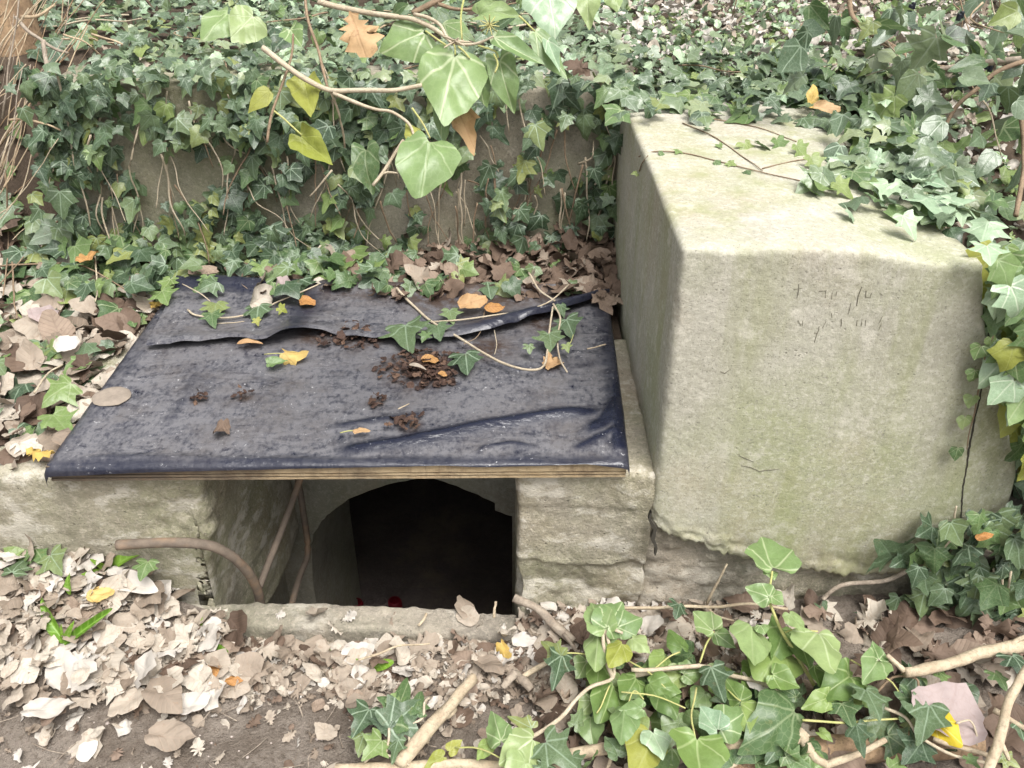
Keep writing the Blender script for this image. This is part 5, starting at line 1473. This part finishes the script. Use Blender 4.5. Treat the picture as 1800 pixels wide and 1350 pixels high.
stick([(1060, 1070, .03), (1120, 1068, .05), (1230, 1066, .06), (1330, 1062, .06), (1385, 1070, .06)], .0045, .003, "stick", "thin pale twig crossing below the block", knots=[([(1243, 1062, .06), (1262, 1025, .12), (1278, 992, .17)], .0035), ([(1243, 1066, .06), (1260, 1082, .04), (1290, 1092, .03)], .003)])
stick([(1745, 1250, .1), (1780, 1270, .1), (1815, 1290, .1)], .006, .005, "stick", "pale twig leaving the large mauve leaf to the right")
stick([(1640, 1300, .09), (1700, 1318, .09), (1760, 1335, .08)], .005, .004, "stick", "thin twig below the bright yellow leaf")
stick([(205, 1165, .02), (235, 1140, .03), (280, 1110, .045)], .004, .003, "stick_grey", "thin grey twig in the left leaf litter")
stick([(0, 1262, -.01), (40, 1258, -.005)], .003, .002, "stick", "bit of twig at the left edge of the earth")
stick([(700, 720, ZB + .008), (0 + 720, 712, ZB + .008)], .0015, .0012, "stick", "tiny straw on the plastic sheet's middle")
stick([(1032, 614, ZB + .008), (1047, 611, ZB + .010), (1064, 606, ZB + .008)], .0022, .0018, "stick", "short pale straw on the sheet by the block")
n_ = 0
tws = []
while n_ < 130:
    x, y = U(-1.3, 1.0), U(.92, 1.4)
    if y > 1.36 and -.8 < x < .02: continue
    a = U(0, 6.28); L = U(.02, .09); z = ground_z(x, y) + U(.004, .03)
    p, q = Vector((x, y, z)), Vector((x + L * math.cos(a), y + L * math.sin(a), z + U(-.006, .012)))
    tws.append(tube_data([p, p.lerp(q, .5) + rdir(.005), q], U(.0008, .0018), .0007, 4, 2)); n_ += 1
v, f = join_data(tws); o = mesh_obj("twig_litter", v, f, M["stick_grey"]); tag(o, "scatter of fine grey twigs over the earth and litter", "twigs", kind="stuff")
# small stones and clods on the bare earth
def pebble(x, y, r):
    z = ground_z(x, y); V, Fc = [], []
    for j in range(4):
        t = math.pi * (j + .5) / 4
        for i in range(6):
            a = 6.2832 * i / 6; k = r * U(.75, 1.2); V.append((x + k * math.sin(t) * math.cos(a), y + k * math.sin(t) * math.sin(a), z + k * .7 * math.cos(t)))
    for j in range(3):
        for i in range(6): Fc.append((j * 6 + i, (j + 1) * 6 + i, (j + 1) * 6 + (i + 1) % 6, j * 6 + (i + 1) % 6))
    Fc += [tuple(range(6)), tuple(range(18, 24))[::-1]]
    return V, Fc
for mt, cnt, lab in (("soil", 900, "brown crumbs of earth scattered over the bare ground"), ("candle_white", 150, "small pale stones scattered over the bare ground")):
    pr = []
    for i in range(cnt):
        x, y = U(-1.1, .5), U(.95, 1.36); pr.append(pebble(x, y, U(.0012, .0045) * (1.6 if rng.random() < .1 else 1)))
    v, f = join_data(pr); o = mesh_obj("earth_crumbs" if mt == "soil" else "pebbles", v, f, M[mt]); tag(o, lab, "soil" if mt == "soil" else "pebbles", kind="stuff")

# ================================================================== FRESH SHOOTS
def shoot(base, blades, label):
    p = PG(base[0], base[1], .025 if base[0] < 300 else .01); e = thing("green_shoot", tuple(p), label, "shoot")
    for (tu, tv, up, wd) in blades:
        b = PZ(tu, tv, p.z + up); t = b - p
        leaf_obj("blade", rng.choice(LV["lance"]), frame(p, t, TO_CAM + Vector((U(-.6, .6), 0, .5)), t.length * 1.05, wd), "blade", e)
shoot((113, 1132, .03), [(65, 1050, .06, .75), (185, 1080, .05, .5), (125, 1095, .06, .6), (105, 1100, .05, .5)], "clump of bright green blades sprouting from the left leaf litter")
shoot((25, 952, .16), [(0, 890, .09, 1.0), (30, 905, .07, .8)], "broad bright green blades at the left edge below the wall")
shoot((190, 1002, .12), [(245, 968, .05, .9), (148, 1012, .03, .8), (165, 985, .05, .7)], "curved green blades in front of the rusty pipe's end")
shoot((122, 1048, .08), [(117, 1010, .05, 1.0)], "single short green blade left of the litter")
shoot((70, 945, .17), [(135, 915, .04, .8), (80, 950, .02, .8)], "two green leaves against the left wall's foot")
shoot((552, 1150, .0), [(592, 1170, .015, 2.4)], "glossy round bright green leaf below the sill")
shoot((650, 1175, .0), [(625, 1163, .02, 1.5), (692, 1160, .025, 1.4)], "pair of bright green leaves left of the bottom ivy clump")
shoot((352, 1103, .03), [(358, 1085, .02, 1.0)], "tiny green sprout beside the brown heart-shaped leaf")
shoot((372, 1145, .01), [(365, 1130, .01, 2.6), (395, 1155, .01, 2.6)], "pale green clover-like leaves left of the orange leaf")
lg = Plant("ivy_plant", tuple(PZ(70, 985, .14)), "few ivy leaves in the litter below the left wall")
for (bu, bv, tu, tv, mt) in ((55, 965, 30, 950, "ivy_mid"), (88, 975, 105, 1000, "ivy_dark"), (60, 960, 75, 985, "ivy_mid"), (20, 1005, 40, 985, "ivy_dark"), (260, 985, 250, 1010, "ivy_mid"), (30, 960, 10, 980, "ivy_mid")):
    a, b = PZ(bu, bv, .18), PZ(tu, tv, .17); lg.add(rng.choice(LV["star"]), frame(a, b - a, TO_CAM + Vector((0, 0, .5)), max(.04, (b - a).length) * 1.3, 1), mt)
lg.done()

# ================================================================== IVY IN THE FOREGROUND
fg = Plant("ivy_plant", tuple(PZ(1400, 1230, .05)), "ivy clump with upright pale shoot before the block")
H = .10
for (bu, bv, tu, tv, k, mt, wd, h) in (
    (1359, 1003, 1340, 952, "heart", "ivy_light", 1.05, .24), (1352, 1003, 1362, 1018, "heart", "ivy_light", 1.0, .23), (1352, 1050, 1316, 1036, "heart", "ivy_light", 1.05, .22), (1356, 1048, 1376, 1062, "heart", "ivy_light", 1.1, .21), (1388, 1078, 1408, 1106, "heart", "ivy_light", .7, .2),
    (1320, 1098, 1326, 1154, "heart", "ivy_light", .95, .17), (1336, 1098, 1345, 1112, "heart", "ivy_light", 1.2, .17), (1438, 1110, 1464, 1172, "heart", "ivy_light", 1.0, .17), (1400, 1110, 1420, 1160, "heart", "ivy_fresh", .8, .13), (1372, 1136, 1342, 1188, "heart", "ivy_fresh", 1.0, .12), (1376, 1100, 1366, 1150, "heart", "ivy_fresh", .9, .13),
    (1255, 1110, 1222, 1080, "heart", "ivy_light", .8, .12), (1256, 1112, 1286, 1134, "heart", "ivy_light", .75, .12), (1546, 1156, 1524, 1190, "heart", "ivy_light", .9, .13), (1545, 1160, 1535, 1132, "heart", "ivy_light", .8, .13),
    (1357, 1186, 1400, 1206, "heart", "ivy_fresh", .9, .12), (1500, 1184, 1452, 1218, "heart", "ivy_fresh", .9, .11), (1522, 1210, 1548, 1262, "star", "ivy_dark", .9, .12), (1250, 1172, 1268, 1222, "star", "ivy_dark", .9, .11), (1200, 1185, 1235, 1180, "heart", "ivy_mid", .9, .08),
    (1405, 1248, 1330, 1300, "heart", "ivy_mid", .75, .1), (1262, 1286, 1234, 1248, "heart", "ivy_pale", .9, .11), (1268, 1280, 1310, 1252, "heart", "ivy_light", .8, .11), (1302, 1232, 1280, 1200, "heart", "ivy_fresh", .9, .1), (1300, 1236, 1318, 1282, "heart", "ivy_fresh", .9, .1),
    (1224, 1298, 1232, 1372, "heart", "ivy_fresh", 1.05, .12), (1480, 1236, 1496, 1272, "star", "ivy_mid", .9, .1), (1460, 1225, 1420, 1240, "heart", "ivy_fresh", .8, .1), (1505, 1272, 1515, 1320, "star", "ivy_dark", .75, .1), (1634, 1238, 1622, 1300, "star", "ivy_dark", .7, .12), (1620, 1304, 1595, 1340, "star", "ivy_dark", .9, .09),
    (1610, 1225, 1590, 1265, "star", "ivy_mid", .8, .1), (1400, 1225, 1375, 1210, "heart", "ivy_mid", .8, .08), (1345, 1205, 1330, 1225, "heart", "ivy_mid", .9, .07), (1440, 1285, 1460, 1300, "heart", "ivy_fresh", .8, .06), (1380, 1330, 1420, 1350, "star", "ivy_mid", .9, .06), (1370, 1310, 1350, 1340, "star", "ivy_dark", .8, .06), (1330, 1170, 1310, 1200, "heart", "ivy_fresh", .9, .08), (1430, 1170, 1440, 1205, "heart", "ivy_fresh", .9, .1), (1470, 1170, 1485, 1200, "heart", "ivy_fresh", .9, .09),
    (1780, 1150, 1805, 1190, "star", "ivy_dark", .9, .13), (1750, 1180, 1770, 1210, "star", "ivy_mid", .9, .1), (1790, 1270, 1800, 1300, "star", "ivy_dark", .9, .1), (1700, 1330, 1720, 1350, "star", "ivy_mid", .9, .1), (1760, 1330, 1790, 1345, "star", "ivy_dark", .9, .1), (1650, 1180, 1665, 1205, "star", "ivy_mid", .9, .09), (1610, 1190, 1585, 1215, "star", "ivy_dark", .9, .08)):
    hero(fg, bu, bv, tu, tv, k, mt, h=h, wid=wd)
for i in range(40):
    u, v_ = U(1240, 1800), U(1180, 1350)
    if rng.random() > smooth(1750, 1450, u) + .35: continue
    p = PZ(u, v_, U(.02, .08)); r_ = rng.random()
    fg.add(rng.choice(LV["heart"][:3] + LV["ivy"][:4]), frame(p, (U(-1, 1), U(-1, .4), U(-.4, .1)), (U(-.6, .6), U(-1, 0), 1), U(.04, .07)), "ivy_dark" if r_ < .3 else "ivy_mid")
def Z(px): return [PZ(u, v_, h) for u, v_, h in px]
fg.stem(Z([(1430, 1205, .06), (1405, 1165, .10), (1380, 1120, .14), (1358, 1072, .19), (1352, 1048, .21), (1358, 1004, .24)]), .0042, .0022, "petiole", 7)
fg.stem(Z([(1100, 1190, .06), (1150, 1180, .08), (1230, 1172, .09), (1290, 1188, .09), (1350, 1205, .08), (1390, 1240, .05)]), .0055, .0045, "stem_pale", 7)
fg.stem(Z([(1255, 1110, .12), (1240, 1135, .1), (1230, 1165, .08)]), .002, .0025, "petiole")
fg.stem(Z([(1380, 1112, .15), (1395, 1106, .16), (1438, 1110, .17)]), .002, .0016, "petiole")
fg.stem(Z([(1410, 1265, .09), (1470, 1270, .09), (1540, 1267, .09), (1590, 1265, .09)]), .0026, .0022, "petiole")
fg.stem(Z([(1495, 1160, .10), (1530, 1180, .1), (1570, 1200, .1), (1600, 1250, .1)]), .002, .0018, "petiole")
fg.stem(Z([(1225, 1210, .09), (1216, 1250, .1), (1222, 1298, .12)]), .0022, .0018, "petiole")
fg.stem(Z([(1555, 1245, .1), (1590, 1262, .1), (1615, 1295, .1), (1680, 1330, .09), (1750, 1345, .09)]), .0035, .003, "stem_pale")
fg.stem(Z([(1540, 1215, .07), (1570, 1190, .09), (1610, 1192, .1), (1615, 1220, .09)]), .003, .0025, "stem_brown")
fg.stem(Z([(1270, 1205, .09), (1290, 1225, .1), (1302, 1233, .1)]), .0016, .0016, "petiole")
fg.stem(Z([(1680, 1270, .12), (1705, 1266, .12), (1715, 1290, .1), (1715, 1310, .09)]), .0022, .002, "stem_pale")
fg.done()

mc = Plant("ivy_plant", tuple(PZ(1080, 1240, .03)), "tangle of pale and dark ivy right of the thick broken stick")
for (bu, bv, tu, tv, k, mt, wd, h) in (
    (1064, 1104, 1042, 1062, "heart", "ivy_light", .9, .17), (1068, 1104, 1092, 1064, "heart", "ivy_light", .9, .17), (1086, 1102, 1126, 1086, "heart", "ivy_light", .9, .16), (1052, 1108, 1046, 1165, "heart", "ivy_light", .7, .14), (1094, 1130, 1074, 1164, "heart", "ivy_yellow", .8, .16), (1110, 1120, 1134, 1140, "heart", "ivy_light", .9, .15),
    (988, 1150, 974, 1208, "star", "ivy_dark", .55, .1), (986, 1152, 958, 1130, "star", "ivy_dark", .7, .1), (1130, 1246, 1092, 1248, "heart", "ivy_light", .7, .1), (1098, 1245, 1092, 1296, "heart", "ivy_light", .75, .1), (1140, 1200, 1185, 1215, "heart", "ivy_fresh", .8, .1), (1052, 1165, 1050, 1215, "heart", "ivy_fresh", .7, .08), (1080, 1200, 1060, 1262, "heart", "ivy_fresh", .7, .08),
    (1148, 1290, 1122, 1356, "heart", "ivy_yellow", .8, .09), (1148, 1285, 1166, 1330, "heart", "ivy_pale", .8, .1), (1160, 1210, 1190, 1255, "heart", "ivy_fresh", .8, .09), (1120, 1190, 1100, 1225, "heart", "ivy_fresh", .9, .09), (1170, 1150, 1150, 1180, "heart", "ivy_fresh", .8, .08),
    (938, 1298, 888, 1335, "heart", "ivy_light", .95, .09), (925, 1340, 890, 1372, "heart", "ivy_light", 1.0, .09), (958, 1303, 1010, 1345, "star", "ivy_dark", .9, .09), (935, 1280, 900, 1262, "star", "ivy_dark", .8, .08), (880, 1302, 868, 1256, "heart", "ivy_light", .75, .09), (1010, 1275, 1025, 1245, "star", "ivy_dark", .6, .07), (860, 1305, 840, 1330, "heart", "ivy_fresh", .7, .06), (1195, 1060, 1190, 1085, "star", "ivy_dark", .9, .1), (1200, 1140, 1180, 1110, "heart", "ivy_fresh", .8, .1), (1005, 1330, 1020, 1360, "star", "ivy_dark", 1, .07), (960, 1345, 950, 1375, "star", "ivy_dark", 1, .07)):
    hero(mc, bu, bv, tu, tv, k, mt, h=h, wid=wd)
for i in range(30):
    u, v_ = U(1030, 1250), U(1140, 1340); p = PZ(u, v_, U(.01, .07)); r_ = rng.random()
    mc.add(rng.choice(LV["heart"]), frame(p, (U(-1, 1), U(-1, .4), U(-.4, .1)), (U(-.6, .6), U(-1, 0), 1), U(.04, .065)), "ivy_dark" if r_ < .12 else ("ivy_mid" if r_ < .6 else "ivy_light"))
mc.stem(Z([(925, 1300, .07), (985, 1265, .09), (1015, 1225, .1), (1040, 1205, .1), (1078, 1190, .11), (1075, 1150, .13), (1065, 1105, .16)]), .0042, .0035, "stem_pale", 7)
mc.stem(Z([(1078, 1190, .11), (1066, 1160, .13), (1062, 1106, .16), (1095, 1112, .16)]), .005, .003, "stem_pale", 7)
mc.stem(Z([(1110, 1176, .1), (1160, 1176, .1), (1230, 1170, .1)]), .0045, .0045, "stem_pale", 7)
for px in ([(990, 1149, .1), (1030, 1150, .11), (1070, 1155, .12)], [(1092, 1215, .1), (1150, 1222, .1), (1205, 1245, .1)], [(1105, 1160, .1), (1140, 1180, .1), (1170, 1210, .1)], [(1150, 1175, .1), (1175, 1155, .11), (1195, 1145, .11)], [(860, 1300, .06), (900, 1296, .08), (925, 1300, .08)], [(800, 1315, .04), (845, 1318, .06), (895, 1340, .08)], [(1072, 1205, .1), (1060, 1240, .09), (1050, 1255, .08)], [(1130, 1230, .1), (1115, 1215, .1), (1105, 1240, .1)]):
    mc.stem(Z(px), .0018, .0015, "petiole")
mc.done()
sc_ = Plant("ivy_plant", tuple(PZ(680, 1290, .0)), "small dark ivy clump left of the thick broken stick")
for (bu, bv, tu, tv, k, mt, wd, h) in ((685, 1278, 738, 1232, "star", "ivy_dark", .9, .06), (684, 1280, 655, 1265, "star", "ivy_dark", .9, .06), (690, 1270, 715, 1205, "star", "ivy_mid", .6, .06), (650, 1245, 622, 1292, "star", "ivy_dark", .8, .05), (672, 1300, 640, 1335, "star", "ivy_mid", .9, .05), (700, 1300, 690, 1335, "star", "ivy_dark", .8, .05), (685, 1240, 700, 1220, "heart", "ivy_light", .8, .07), (730, 1250, 740, 1215, "star", "ivy_mid", .8, .06), (700, 1255, 680, 1225, "star", "ivy_mid", .9, .05), (780, 1330, 750, 1345, "heart", "ivy_yellow", .8, .03), (790, 1320, 810, 1305, "heart", "ivy_yellow", .8, .04), (640, 1290, 630, 1320, "star", "ivy_dark", .9, .04)):
    hero(sc_, bu, bv, tu, tv, k, mt, h=h, wid=wd)
for px in ([(640, 1340, .02), (660, 1325, .03), (690, 1330, .04), (720, 1345, .03)], [(725, 1270, .05), (742, 1260, .05), (745, 1235, .06), (755, 1225, .05)], [(716, 1320, .03), (718, 1295, .04), (712, 1275, .05)], [(684, 1280, .06), (684, 1300, .05), (680, 1325, .03)]):
    sc_.stem(Z(px), .003, .0025, "stem_pale")
sc_.done()
